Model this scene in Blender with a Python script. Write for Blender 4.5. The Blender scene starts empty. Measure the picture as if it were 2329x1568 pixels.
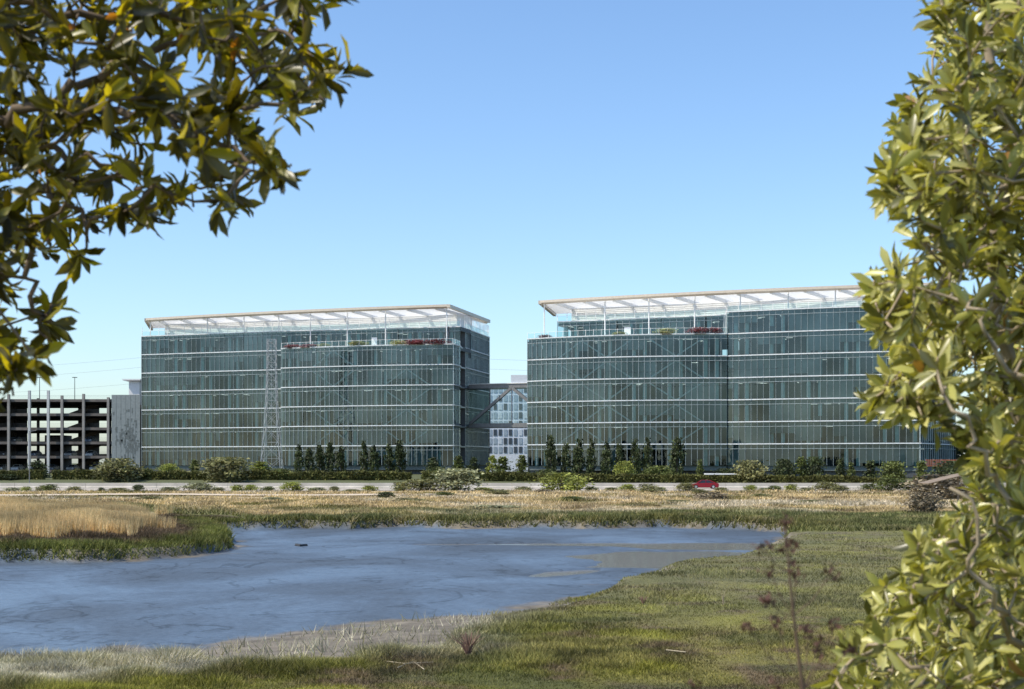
import bpy, math, random
import numpy as np
from mathutils import Vector
random.seed(7); R=np.random.RandomState(7)
F=3235.; HY=1052.; CX=1164.5; CZ=4.
def PX(px,D): return (px-CX)/F*D
def P(px,py,D): return Vector((PX(px,D),D,CZ+(HY-py)/F*D))
def ZY(py,D): return CZ+(HY-py)/F*D
sc=bpy.context.scene; COL=sc.collection
def tag(o,label=None,cat=None,group=None,kind=None):
    for k,v in (('label',label),('category',cat),('group',group),('kind',kind)):
        if v: o[k]=v
    return o
# ---------------- materials
def nt(name):
    m=bpy.data.materials.new(name); m.use_nodes=True; t=m.node_tree
    return m,t,t.nodes,t.links,t.nodes['Principled BSDF']
def c4(c): return (c[0],c[1],c[2],1)
def mat(name,c,rough=.6,metal=0,var=.15,scale=2.,bump=0,emit=0):
    m,t,N,L,b=nt(name)
    tc=N.new('ShaderNodeTexCoord'); n=N.new('ShaderNodeTexNoise'); n.inputs['Scale'].default_value=scale; n.inputs['Detail'].default_value=6
    L.new(tc.outputs['Object'],n.inputs['Vector'])
    r=N.new('ShaderNodeValToRGB'); r.color_ramp.elements[0].position=.3; r.color_ramp.elements[1].position=.7
    r.color_ramp.elements[0].color=c4([x*(1-var) for x in c]); r.color_ramp.elements[1].color=c4([min(1,x*(1+var)) for x in c])
    L.new(n.outputs['Fac'],r.inputs['Fac']); L.new(r.outputs['Color'],b.inputs['Base Color'])
    b.inputs['Roughness'].default_value=rough; b.inputs['Metallic'].default_value=metal
    if bump:
        bp=N.new('ShaderNodeBump'); bp.inputs['Strength'].default_value=bump; L.new(n.outputs['Fac'],bp.inputs['Height']); L.new(bp.outputs['Normal'],b.inputs['Normal'])
    if emit: b.inputs['Emission Color'].default_value=c4(c); b.inputs['Emission Strength'].default_value=emit
    return m
def matv(name,tint=(1,1,1),rough=.7,transl=0,scale=3.,tt=(1,1,1),spec=.3,var=.25):
    m,t,N,L,b=nt(name)
    a=N.new('ShaderNodeAttribute'); a.attribute_name='Col'
    tc=N.new('ShaderNodeTexCoord'); n=N.new('ShaderNodeTexNoise'); n.inputs['Scale'].default_value=scale; n.inputs['Detail'].default_value=5
    L.new(tc.outputs['Object'],n.inputs['Vector'])
    r=N.new('ShaderNodeValToRGB'); r.color_ramp.elements[0].position=.3; r.color_ramp.elements[1].position=.7
    r.color_ramp.elements[0].color=c4([x*(1-var) for x in tint]); r.color_ramp.elements[1].color=c4([x*(1+var) for x in tint])
    L.new(n.outputs['Fac'],r.inputs['Fac'])
    mx=N.new('ShaderNodeMix'); mx.data_type='RGBA'; mx.blend_type='MULTIPLY'; mx.inputs[0].default_value=1
    L.new(a.outputs['Color'],mx.inputs[6]); L.new(r.outputs['Color'],mx.inputs[7])
    L.new(mx.outputs[2],b.inputs['Base Color']); b.inputs['Roughness'].default_value=rough; b.inputs['Specular IOR Level'].default_value=spec
    if transl:
        tr=N.new('ShaderNodeBsdfTranslucent'); m2=N.new('ShaderNodeMix'); m2.data_type='RGBA'; m2.blend_type='MULTIPLY'; m2.inputs[0].default_value=1
        L.new(mx.outputs[2],m2.inputs[6]); m2.inputs[7].default_value=c4(tt); L.new(m2.outputs[2],tr.inputs['Color'])
        ms=N.new('ShaderNodeMixShader'); ms.inputs[0].default_value=transl
        L.new(b.outputs[0],ms.inputs[1]); L.new(tr.outputs[0],ms.inputs[2]); L.new(ms.outputs[0],N['Material Output'].inputs['Surface'])
    return m
def glassmat(name,tint,refl,ior=1.5,rough=.01,add=.06):
    m,t,N,L,b=nt(name); N.remove(b)
    tr=N.new('ShaderNodeBsdfTransparent'); tr.inputs['Color'].default_value=c4(tint)
    g=N.new('ShaderNodeBsdfGlossy'); g.inputs['Color'].default_value=c4(refl); g.inputs['Roughness'].default_value=rough
    fr=N.new('ShaderNodeFresnel'); fr.inputs['IOR'].default_value=ior
    tc=N.new('ShaderNodeTexCoord'); n=N.new('ShaderNodeTexNoise'); n.inputs['Scale'].default_value=.12; L.new(tc.outputs['Object'],n.inputs['Vector'])
    ma=N.new('ShaderNodeMath'); ma.operation='MULTIPLY_ADD'; ma.inputs[1].default_value=.16; ma.inputs[2].default_value=add-.08; L.new(n.outputs['Fac'],ma.inputs[0])
    ad=N.new('ShaderNodeMath'); ad.operation='ADD'; L.new(fr.outputs[0],ad.inputs[0]); L.new(ma.outputs[0],ad.inputs[1])
    ms=N.new('ShaderNodeMixShader'); L.new(ad.outputs[0],ms.inputs[0]); L.new(tr.outputs[0],ms.inputs[1]); L.new(g.outputs[0],ms.inputs[2])
    L.new(ms.outputs[0],N['Material Output'].inputs['Surface']); return m
M={}
M['glass']=glassmat('tinted_glass',(.60,.74,.735),(.57,.68,.70),1.5,.02,.055)
M['rail_glass']=glassmat('rail_glass',(.80,.92,.90),(.6,.75,.78),1.4,.02,.02)
M['frame']=mat('grey_aluminium',(.38,.44,.445),.45,.2)
M['band']=mat('pale_band',(.62,.65,.655),.45)
M['blind']=mat('blind_cloth',(.28,.31,.31),.8,0,.25,.25)
M['blind2']=mat('blind_cloth_dark',(.16,.19,.19),.8,0,.25,.25)
M['slab']=mat('slab_grey',(.115,.14,.14),.8)
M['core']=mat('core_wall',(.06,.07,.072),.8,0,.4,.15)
M['pillar']=mat('pillar_pale',(.46,.62,.61),.6)
M['brace']=mat('brace_white',(.56,.61,.61),.5)
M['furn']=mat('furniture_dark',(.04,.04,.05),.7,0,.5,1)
M['clight']=mat('ceiling_light_white',(1,1,.95),.5,emit=1.4)
M['canopy']=mat('canopy_white',(.86,.84,.8),.5,0,.05)
M['fascia']=mat('fascia_beige',(.58,.50,.40),.45,.1,.08)
M['roofw']=mat('roof_white',(.75,.75,.73),.7)
M['white']=mat('white_paint',(.8,.8,.78),.5,0,.06)
M['grey']=mat('grey_paint',(.50,.50,.49),.6,0,.1)
M['steel']=mat('galvanised_steel',(.38,.40,.40),.5,.2)
M['bsteel']=mat('bridge_steel',(.20,.20,.20),.5,.3)
M['dsteel']=mat('dark_steel',(.08,.085,.09),.5,.3)
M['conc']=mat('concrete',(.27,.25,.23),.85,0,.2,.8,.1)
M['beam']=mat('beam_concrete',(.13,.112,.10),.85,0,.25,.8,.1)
M['concd']=mat('shaded_garage_concrete',(.06,.055,.055),.85,0,.25,.6)  # same concrete, darkened: the garage's interior shade is put into its colour
M['barrier']=mat('barrier_concrete',(.48,.44,.38),.85,0,.2,.35,.1)
M['screen']=mat('screen_metal',(.25,.27,.265),.5,.2,.12)
M['mural']=mat('mural_grey',(.14,.155,.15),.6,.1,.3,2)
M['asph']=mat('asphalt',(.40,.35,.285),.9,0,.15,.5)
M['line']=mat('road_paint',(.70,.69,.64),.7)
M['path']=mat('dirt_path',(.54,.44,.32),.95,0,.2,.6,.2)
M['tyre']=mat('tyre_rubber',(.02,.02,.02),.8)
M['rim']=mat('rim_alloy',(.5,.5,.52),.3,.8)
M['cglass']=mat('car_glass',(.02,.025,.03),.08)
M['bark']=mat('bark',(.14,.10,.065),.85,0,.4,9,.4)
M['twig']=mat('pale_twig',(.32,.255,.17),.8,0,.3,14,.3)
M['orange']=mat('orange_net',(.55,.17,.06),.7)
M['wood']=mat('tan_roof',(.24,.18,.12),.7)
M['driftwood']=mat('driftwood',(.36,.30,.2),.9)
M['log']=mat('wet_log',(.03,.03,.03),.7)
# ---------------- mesh builder
class MB:
    def __init__(s,o=(0,0,0)): s.v=[];s.f=[];s.m=[];s.o=Vector(o)
    def face(s,pts,m=0):
        i=len(s.v); s.v+= [Vector(p) for p in pts]; s.f.append(tuple(range(i,i+len(pts)))); s.m.append(m)
    def hexa(s,a,b,m=0):
        i=len(s.v); s.v+=[Vector(p) for p in a]+[Vector(p) for p in b]; n=len(a)
        s.f.append(tuple(range(i+n-1,i-1,-1))); s.f.append(tuple(range(i+n,i+2*n))); s.m+=[m,m]
        for k in range(n):
            j=(k+1)%n; s.f.append((i+k,i+j,i+n+j,i+n+k)); s.m.append(m)
    def box(s,c,sz,rz=0,m=0):
        ca,sa=math.cos(rz),math.sin(rz); hx,hy,hz=sz[0]/2,sz[1]/2,sz[2]/2
        q=[(-hx,-hy),(hx,-hy),(hx,hy),(-hx,hy)]
        q=[(c[0]+x*ca-y*sa,c[1]+x*sa+y*ca) for x,y in q]
        s.hexa([(x,y,c[2]-hz) for x,y in q],[(x,y,c[2]+hz) for x,y in q],m)
    def bar(s,p,q,w,h=None,m=0):
        p=Vector(p);q=Vector(q);h=h or w;d=(q-p).normalized()
        u=Vector((0,0,1)) if abs(d.z)<.95 else Vector((0,1,0))
        a=d.cross(u).normalized()*w/2; b=a.cross(d).normalized()*h/2
        s.hexa([p-a-b,p+a-b,p+a+b,p-a+b],[q-a-b,q+a-b,q+a+b,q-a+b],m)
    def tube(s,pts,rad,n=6,m=0):
        pts=[Vector(p) for p in pts]; i0=len(s.v)
        for k,p in enumerate(pts):
            d=(pts[min(k+1,len(pts)-1)]-pts[max(k-1,0)]).normalized()
            u=Vector((0,0,1)) if abs(d.z)<.9 else Vector((0,1,0))
            a=d.cross(u).normalized(); b=a.cross(d)
            for j in range(n):
                t=2*math.pi*j/n; s.v.append(p+(a*math.cos(t)+b*math.sin(t))*rad[k])
        for k in range(len(pts)-1):
            for j in range(n):
                j2=(j+1)%n; s.f.append((i0+k*n+j,i0+k*n+j2,i0+(k+1)*n+j2,i0+(k+1)*n+j)); s.m.append(m)
        s.f.append(tuple(i0+(len(pts)-1)*n+j for j in range(n))); s.m.append(m)
        s.f.append(tuple(i0+n-1-j for j in range(n))); s.m.append(m)
    def prism(s,poly,z0,z1,m=0): s.hexa([(x,y,z0) for x,y in poly],[(x,y,z1) for x,y in poly],m)
    def build(s,name,mats,parent=None,smooth=False):
        if not isinstance(mats,(list,tuple)): mats=[mats]
        me=bpy.data.meshes.new(name); me.from_pydata([tuple(p-s.o) for p in s.v],[],s.f)
        for mm in mats: me.materials.append(mm)
        if len(mats)>1: me.polygons.foreach_set('material_index',s.m)
        if smooth: me.polygons.foreach_set('use_smooth',[True]*len(s.f))
        me.update(); o=bpy.data.objects.new(name,me); COL.objects.link(o)
        if parent: o.parent=parent
        else: o.location=s.o
        return o
def npmesh(name,V,Fc,C,m,parent=None,loc=None,link=True):
    V=np.asarray(V,dtype=np.float32); Fc=np.asarray(Fc,dtype=np.int32); k=Fc.shape[1]
    me=bpy.data.meshes.new(name); me.vertices.add(len(V)); me.vertices.foreach_set('co',V.ravel())
    me.loops.add(Fc.size); me.loops.foreach_set('vertex_index',Fc.ravel())
    me.polygons.add(len(Fc)); me.polygons.foreach_set('loop_start',np.arange(0,Fc.size,k,dtype=np.int32))
    try: me.polygons.foreach_set('loop_total',np.full(len(Fc),k,dtype=np.int32))
    except Exception: pass
    me.update(calc_edges=True)
    if C is not None:
        a=me.color_attributes.new('Col','FLOAT_COLOR','POINT'); C=np.asarray(C,dtype=np.float32)
        if C.shape[1]==3: C=np.hstack([C,np.ones((len(C),1),dtype=np.float32)])
        a.data.foreach_set('color',C.ravel().astype(np.float32))
    me.materials.append(m)
    if not link: return me
    o=bpy.data.objects.new(name,me); COL.objects.link(o)
    if parent: o.parent=parent
    if loc is not None: o.location=loc
    return o
def empty(name,loc,rz=0):
    o=bpy.data.objects.new(name,None); COL.objects.link(o); o.location=loc; o.rotation_euler=(0,0,rz); o.empty_display_size=.2; return o
# ---------------- noise + terrain
def vnoise(x,y,s,seed=0):
    x=np.asarray(x)/s+seed*17.3; y=np.asarray(y)/s+seed*7.7
    xi=np.floor(x); yi=np.floor(y); fx=x-xi; fy=y-yi; fx=fx*fx*(3-2*fx); fy=fy*fy*(3-2*fy)
    h=lambda a,b: (lambda t:t-np.floor(t))(np.sin(a*127.1+b*311.7+seed*3.1)*43758.5453)
    return (h(xi,yi)*(1-fx)+h(xi+1,yi)*fx)*(1-fy)+(h(xi,yi+1)*(1-fx)+h(xi+1,yi+1)*fx)*fy
def fbm(x,y,s,seed=0): return (vnoise(x,y,s,seed)+.5*vnoise(x,y,s/2.1,seed+1)+.25*vnoise(x,y,s/4.3,seed+2)+.12*vnoise(x,y,s/9,seed+3))/1.87
MUDZ=-.6
mudpx=[(480,1208),(600,1206),(700,1204),(800,1206),(900,1200),(1050,1204),(1200,1202),(1350,1205),(1500,1201),(1680,1207),(1760,1212),(1830,1216),(1850,1218),(1820,1224),(1780,1230),(1730,1248),(1690,1266),(1620,1291),(1500,1300),(1460,1318),(1440,1330),(1350,1350),(1240,1383),(1100,1402),(1000,1410),(900,1420),(780,1434),(660,1446),(560,1460),(450,1480),(330,1492),(250,1482),(180,1492),(80,1502),(-100,1494),(-900,1489),(-900,1287),(0,1285),(250,1281),(400,1271),(510,1258),(541,1246),(525,1230),(490,1215)]
MP=np.array([(PX(a,F*4.6/(b-HY)),F*4.6/(b-HY)) for a,b in mudpx])
def sdist(x,y):
    x=np.asarray(x,float); y=np.asarray(y,float); d=np.full(x.shape,1e9); ins=np.zeros(x.shape,bool)
    for i in range(len(MP)):
        ax,ay=MP[i]; bx,by=MP[(i+1)%len(MP)]; ex,ey=bx-ax,by-ay
        t=np.clip(((x-ax)*ex+(y-ay)*ey)/(ex*ex+ey*ey),0,1)
        d=np.minimum(d,np.hypot(x-ax-t*ex,y-ay-t*ey))
        c=((ay>y)!=(by>y)); 
        with np.errstate(divide='ignore',invalid='ignore'): xi=(bx-ax)*(y-ay)/(by-ay if by!=ay else 1e-9)+ax
        ins^=(c&(x<xi))
    return np.where(ins,-d,d)
def gp(px,py,z=MUDZ): D=F*(CZ-z)/(py-HY); return (PX(px,D),D)
def isfar(y,px): return (y>83)|((y>57)&(px<700))
CH=[[(960,1239,.5),(1200,1238.5,1.0),(1450,1239.5,1.8),(1600,1242,3.4),(1710,1241,2.6)],[(1420,1262,1.6),(1560,1266,4.4),(1640,1264,3.6)],[(1570,1270,3.4),(1480,1284,2.2),(1380,1290,.8)],[(1225,1311,.4),(1290,1303,.8),(1340,1298,.5)]]
def basin(x,y):
    b=np.zeros(x.shape)
    wob=1+.9*(fbm(x,y,3,61)-.5)
    for ch in CH:
        W=[(*gp(a,c),w) for a,c,w in ch]
        for (ax,ay,aw),(bx,by,bw) in zip(W[:-1],W[1:]):
            ex,ey=bx-ax,by-ay; t=np.clip(((x-ax)*ex+(y-ay)*ey)/(ex*ex+ey*ey),0,1)
            d=np.hypot(x-ax-t*ex,y-ay-t*ey)/((aw+(bw-aw)*t)*wob*1.5); b=np.maximum(b,np.clip(1-d*d,0,1))
    return b
def gz(x,y,full=False):
    x=np.asarray(x,float); y=np.asarray(y,float)
    d=sdist(x,y)+(fbm(x,y,1.6,5)-.5)*.9
    px=x/np.maximum(y,1)*F+CX
    near=~isfar(y,px)
    d=d+np.where(near&(px<1300),(fbm(x,y,4.5,55)-.5)*2.2,0)
    w=np.where(near,np.interp(px,[1100,1420],[8.5,1.6]),.55)
    t=np.clip(d/w,0,1); t=np.where(near&(px<1300),t,t*t*(3-2*t))
    isl=np.clip((px-600)/-100,0,1)*((y>58)&(y<104)); mound=isl*np.clip(d/9,0,1)**1.3*.8
    z=MUDZ+(-MUDZ)*t+(1-t)*(.03+fbm(x,y,3.5,2)*.055-.17*basin(x,y))+t*(fbm(x,y,3,9)-.5)*.22+mound
    prof=np.interp(y,[200,210,242,250,262,275,5000],[0,-.38,-.38,.15,.9,1.5,1.5])
    z=np.where(y>199,prof,z)
    lev=np.interp(y,[-500,-20,4,15.5],[0.5,2.2,2.4,0]); z=np.where(y<15.5,lev+(fbm(x,y,2,3)-.5)*.1,z)
    return (z,d,px) if full else z
def gz1(x,y): return float(gz(np.array([x]),np.array([y]))[0])
def lerp(a,b,t): return a+(b-a)*t[...,None]
A_=np.array
GREEN=A_([.145,.140,.028]); OLIVE=A_([.215,.190,.055]); GREY=A_([.195,.185,.09]); STRAW=A_([.56,.435,.24]); BLEACH=A_([.42,.385,.29]); BROWN=A_([.115,.08,.05]); DARKG=A_([.078,.088,.03]); MUDB=A_([.165,.142,.108])
def landcol(x,y,d,px):
    n1=fbm(x,y,5,20); n2=fbm(x,y,1.3,21); n3=fbm(x,y,14,22); n5=fbm(x,y,3,27)
    c=lerp(GREEN,OLIVE,np.clip((n1-.35)*3,0,1)); c=lerp(c,BROWN*1.3,np.clip((n2-.54)*5,0,.85)); c=lerp(c,A_([.26,.25,.035]),np.clip((n5-.58)*7,0,.75)); c=lerp(c,DARKG,np.clip((.40-n5)*7,0,.6))
    rgt=np.clip((y-30)/14,0,1)*np.clip((px-1150)/300,0,1); c=c+(GREY-c)*(rgt*.55)[...,None]
    bl=np.clip((8.5-d+(n1-.5)*7)/3,0,1)*np.clip((1300-px)/250,0,1)*np.clip(.3+n2*1.1,0,1)*(y<57)
    c=c+(BLEACH-c)*np.clip(bl,0,1)[...,None]
    edge=np.clip((1.6-d),0,1)*(px>1300)*(y<75); c=c+(A_([.25,.25,.03])-c)*(edge*.6)[...,None]
    far=isfar(y,px)
    cf=lerp(DARKG*1.4,A_([.20,.19,.07]),np.clip((n1-.3)*2.2,0,1)); cf=lerp(cf,STRAW*.7,np.clip((n2-.62)*6,0,.7))
    g=np.clip((y-107-(n3-.5)*36)/9,0,1)
    gold=lerp(STRAW,A_([.44,.33,.18]),np.clip((n1-.4)*3,0,1))
    gold=lerp(gold,OLIVE*.75,np.clip((fbm(x,y,7,31)-.56)*8,0,.9)); gold=lerp(gold,A_([.56,.48,.36]),np.clip((fbm(x,y,11,37)-.58)*7,0,.9)); gold=lerp(gold,BROWN*1.5,np.clip((n5-.62)*8,0,.6))
    cf=cf+(gold-cf)*g[...,None]
    isl=(px<560)&(y<100)&far
    ci=lerp(A_([.15,.16,.04]),BROWN*1.1,np.clip((d-1.6-(n2-.5)*2.5)/1.2,0,1))
    gi=np.clip((d-4.6-(n2-.5)*3)/1.2,0,1)*(px<480); ci=ci+(STRAW*1.08-ci)*gi[...,None]
    cf=np.where(isl[...,None],ci,cf)
    return np.where(far[...,None],cf,c)
# ground mesh
rows=[-500,-200,-60,-20,-8,0,3,5,7,9,11,13,15,17,19,21]; D=22.5
while D<118: rows.append(D); D*=1.0055
while D<420: rows.append(D); D*=1.02
while D<5200: rows.append(D); D*=1.25
rows=np.array(rows); nc=560; s=np.linspace(-1,1,nc)
Y=np.repeat(rows[:,None],nc,1); X=s[None,:]*(0.75*np.abs(rows)[:,None]+26)
Z,dd,pxx=gz(X,Y,True)
C=landcol(X,Y,dd,pxx)
zone=(Y<130)&(Y>15.5)
C=C*.8
def shelfw(px): return np.interp(px,[250,430,650,1000,1120,1200],[1.0,3.2,7.0,7.0,3.2,1.0])
shelf=np.clip(1-np.maximum(dd-np.where(isfar(Y,pxx),.3,shelfw(pxx)),0)/.8,0,1)*zone*(dd>-5)
mc=MUDB*(.45+.6*fbm(X,Y,.9,44)+.6*vnoise(X,Y,.35,45))[...,None]
C=C+(mc-C)*shelf[...,None]
wet=np.clip((.25-dd+(fbm(X,Y,2.2,71)-.5)*3.6)/.7,0,1)*zone
Alp=1-wet
C=np.where((Y>203)[...,None],lerp(A_([.46,.38,.27]),A_([.26,.24,.13]),np.clip((fbm(X,Y,8,50)-.4)*3,0,1)),C)
C=np.where((Y>250)[...,None],A_([.10,.11,.05]),C)
C4=np.concatenate([C,Alp[...,None]],-1).reshape(-1,4)
V=np.stack([X,Y,Z],-1).reshape(-1,3); nr=len(rows)
I=np.arange(nr*nc).reshape(nr,nc); Q=np.stack([I[:-1,:-1],I[:-1,1:],I[1:,1:],I[1:,:-1]],-1).reshape(-1,4)
m,t,N,L,b=nt('marsh_ground')
a=N.new('ShaderNodeAttribute'); a.attribute_name='Col'; g=N.new('ShaderNodeNewGeometry')
def noise(scale,det=8,rough=.6,sx=1,sy=1,dist=0):
    n=N.new('ShaderNodeTexNoise'); n.inputs['Scale'].default_value=scale; n.inputs['Detail'].default_value=det; n.inputs['Roughness'].default_value=rough; n.inputs['Distortion'].default_value=dist
    mp=N.new('ShaderNodeMapping'); mp.inputs['Scale'].default_value=(sx,sy,1); L.new(g.outputs['Position'],mp.inputs['Vector']); L.new(mp.outputs[0],n.inputs['Vector']); return n
def ramp(src,stops):
    r=N.new('ShaderNodeValToRGB'); e=r.color_ramp.elements; e[0].position,e[0].color=stops[0][0],c4(stops[0][1]); e[1].position,e[1].color=stops[-1][0],c4(stops[-1][1])
    for p_,c_ in stops[1:-1]: k=e.new(p_); k.color=c4(c_)
    L.new(src,r.inputs['Fac']); return r
def mixc(a_,b_,fac=1,mode='MULTIPLY'):
    x=N.new('ShaderNodeMix'); x.data_type='RGBA'; x.blend_type=mode
    if hasattr(fac,'links'): L.new(fac,x.inputs[0])
    else: x.inputs[0].default_value=fac
    L.new(a_,x.inputs[6]); L.new(b_,x.inputs[7]); return x.outputs[2]
n1=noise(.10,9,.60,1,.7,.5); n2=noise(4,8); n3=noise(.16,6,.5,1,.8,1.5); n4=noise(9,6,.7)
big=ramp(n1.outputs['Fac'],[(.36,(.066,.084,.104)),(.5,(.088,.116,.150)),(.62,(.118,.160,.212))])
crk=ramp(n3.outputs['Fac'],[(.486,(1,1,1)),(.496,(.6,.58,.55)),(.50,(.42,.39,.36)),(.504,(.6,.58,.55)),(.514,(1,1,1))])
grn=ramp(n2.outputs['Fac'],[(.3,(.76,.76,.76)),(.66,(1.14,1.14,1.14))])
spk=ramp(n4.outputs['Fac'],[(.27,(.5,.48,.47)),(.38,(1,1,1))])
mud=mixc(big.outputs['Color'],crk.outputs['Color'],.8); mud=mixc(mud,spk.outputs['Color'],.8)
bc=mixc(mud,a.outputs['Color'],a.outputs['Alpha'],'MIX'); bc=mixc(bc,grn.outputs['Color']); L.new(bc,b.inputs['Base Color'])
rr=N.new('ShaderNodeMapRange'); rr.inputs[1].default_value=.38; rr.inputs[2].default_value=.64; rr.inputs[3].default_value=.62; rr.inputs[4].default_value=.36; L.new(n1.outputs['Fac'],rr.inputs[0])
mr=N.new('ShaderNodeMix'); L.new(a.outputs['Alpha'],mr.inputs[0]); L.new(rr.outputs[0],mr.inputs[2]); mr.inputs[3].default_value=.95; L.new(mr.outputs[0],b.inputs['Roughness'])
b.inputs['Specular IOR Level'].default_value=.26
bp=N.new('ShaderNodeBump'); bp.inputs['Strength'].default_value=.6; bp.inputs['Distance'].default_value=.06; L.new(n2.outputs['Fac'],bp.inputs['Height']); L.new(bp.outputs['Normal'],b.inputs['Normal'])
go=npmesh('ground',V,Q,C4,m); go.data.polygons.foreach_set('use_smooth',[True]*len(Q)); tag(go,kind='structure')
# shallow water left in the channels of the mud
mw,t,N,L,b=nt('shallow_water'); b.inputs['Base Color'].default_value=(.17,.145,.11,1); b.inputs['Roughness'].default_value=.15
nw=N.new('ShaderNodeTexNoise'); nw.inputs['Scale'].default_value=1.2; nw.inputs['Detail'].default_value=6; bw=N.new('ShaderNodeBump'); bw.inputs['Strength'].default_value=.25; bw.inputs['Distance'].default_value=.04; L.new(nw.outputs['Fac'],bw.inputs['Height']); L.new(bw.outputs['Normal'],b.inputs['Normal'])
def sheet(name,pts,z,m):
    q=MB((pts[0][0],pts[0][1],z)); q.face([(x,y,z) for x,y in pts]); return q.build(name,m)
tag(sheet('water',[gp(900,1330),gp(1300,1330),gp(1700,1268),gp(1820,1228),gp(1700,1212),gp(900,1212)],MUDZ-.012,mw),kind='structure')
# road, lane lines, path
def strip(name,y0,y1,z,m,x0=-420,x1=420):
    q=MB((0,(y0+y1)/2,z)); q.face([(x0,y0,z),(x1,y0,z),(x1,y1,z),(x0,y1,z)]); return tag(q.build(name,m),kind='structure')
strip('road',218,239.4,-.3,M['asph'])
for yy in (219.2,238.2): strip('road_edge_line',yy,yy+.2,-.296,M['line'])
q=MB((0,226,-.296))
for k in range(60):
    for yy in (222.5,227.5,232.5): q.box((-300+k*10,yy,-.296),(3,.14,.002))
tag(q.build('lane_dashes',M['line']),kind='structure')
pts=[];pt2=[]
for k in range(40):
    px=-500+k*42; w=1 if px<850 else max(.05,1-(px-850)/300); D=172+3*math.sin(k*.4)
    pts.append((PX(px,D-4*w),D-4*w)); pt2.append((PX(px,D+4*w),D+4*w))
q=MB((-40,172,0))
for k in range(39):
    q.face([(*pts[k],.14),(*pts[k+1],.14),(*pt2[k+1],.14),(*pt2[k],.14)])
tag(q.build('dirt_path',M['path']),kind='structure')
# ---------------- grass
MG=matv('grass_blades',(1,1,1),.75,.22,5,(1.2,1.2,.7))
def blades(name,x,y,h,w,c,label,cat,lean=.5,seed=0):
    r=np.random.RandomState(seed); n=len(x); z=gz(x,y)-.03
    a=r.uniform(0,2*math.pi,n); ca,sa=np.cos(a)*w/2,np.sin(a)*w/2
    lx,ly=r.normal(0,lean,n)*h,r.normal(0,lean,n)*h
    V=np.empty((n,3,3)); V[:,0]=np.stack([x-ca,y-sa,z],-1); V[:,1]=np.stack([x+ca,y+sa,z],-1); V[:,2]=np.stack([x+lx,y+ly,z+h],-1)
    c=c*r.uniform(.6,1.4,(n,1)); C=np.repeat(c[:,None,:],3,1)
    o=npmesh(name,V.reshape(-1,3),np.arange(3*n).reshape(-1,3),C.reshape(-1,3),MG); return tag(o,label,cat,kind='stuff')
def samp(n,px0,px1,py0,py1,seed):
    r=np.random.RandomState(seed); px=r.uniform(px0,px1,n); py=r.uniform(py0,py1,n); D=F*CZ/(py-HY); return (px-CX)/F*D,D
x,y=samp(430000,-300,2600,1207,1700,1); z,d,px=gz(x,y,True)
st=np.where(px<1250,shelfw(px),.25)+(fbm(x,y,1.8,77)-.5)*4*(px<1250)
rs=R.random_sample(len(x))
k=((d>st)|((d>.8)&(rs<.04)&(px<1300)))&~isfar(y,px); x,y,d,px,st=x[k],y[k],d[k],px[k],st[k]
c=landcol(x,y,d,px); bz=np.clip((10.5-d+(fbm(x,y,4,33)-.5)*5)/3,0,1)*np.clip((1300-px)/250,0,1)
h=.05+.12*vnoise(x,y,2.5,4)*(.4+vnoise(x,y,.8,14))+bz*(.04+.34*vnoise(x,y,.9,3)**1.6); c=c*(.45+1.05*vnoise(x,y,.7,8))[:,None]
blades('marsh_grass',x,y,h,.014+.0006*y,c,'short green and bleached salt marsh grass covering the near bank','grass',.6,2)
x,y=samp(200000,-300,2500,1118,1212,3); z,d,px=gz(x,y,True); k=(d>.1)&isfar(y,px)&(y<200)&~((px<560)&(y<100))&~((px<900)&(y>166)&(y<178))&(vnoise(x,y,4,91)*(y>120)<.72); x,y,d,px=x[k],y[k],d[k],px[k]
c=landcol(x,y,d,px); g=np.clip((y-110)/10,0,1); h=.2+.25*vnoise(x,y,2.5,7)*(1-.4*g)+.16*g*vnoise(x,y,6,3)**2; h=np.where(d<2.5,h*1.25,h)
blades('bank_vegetation',x,y,h,.03+.0009*y,c*(.55+.85*vnoise(x,y,1.6,9))[:,None],'pickleweed and golden dry grass covering the far bank below the freeway','ground cover',.6,4)
r=np.random.RandomState(11); x=r.uniform(-45,45,90000); y=r.uniform(84,106,90000); z,d,px=gz(x,y,True); k=(d>0)&(d<2.2)&(px>430)&isfar(y,px); x,y,d,px=x[k],y[k],d[k],px[k]
blades('bank_edge_pickleweed',x,y,.25+.35*vnoise(x,y,2,5),np.full(len(x),.1),lerp(DARKG*.9,OLIVE*.9,vnoise(x,y,1.5,6)),'dark pickleweed fringe hanging over the far muddy shore','ground cover',.5,5)
# island
r=np.random.RandomState(12); x=r.uniform(-48,-8,260000); y=r.uniform(60,98,260000); z,d,px=gz(x,y,True); k=(d>.1)&(px<552)&isfar(y,px); x,y,d,px=x[k],y[k],d[k],px[k]
gi=(d>4.6+(fbm(x,y,1.3,21)-.5)*3)&(px<480); hg=.55+.6*vnoise(x,y,3,8)
blades('golden_grass',x[gi],y[gi],(hg*np.clip((500-px)/100,.3,1))[gi],np.full(gi.sum(),.042),(lerp(STRAW*1.12,A_([.50,.36,.19]),vnoise(x,y,1.2,4))*(.6+.8*vnoise(x,y,2.2,24))[:,None])[gi],'tall golden dry grass on the low island at left','grass',.15,6)
e=~gi; cc=landcol(x,y,d,px)*(.45+1.05*vnoise(x,y,1.1,12))[:,None]
blades('island_pickleweed',x[e],y[e],(.15+.35*vnoise(x,y,1.4,2))[e],np.full(e.sum(),.06),cc[e],'green and reddish brown pickleweed around the island edge','ground cover',.5,7)
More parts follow.
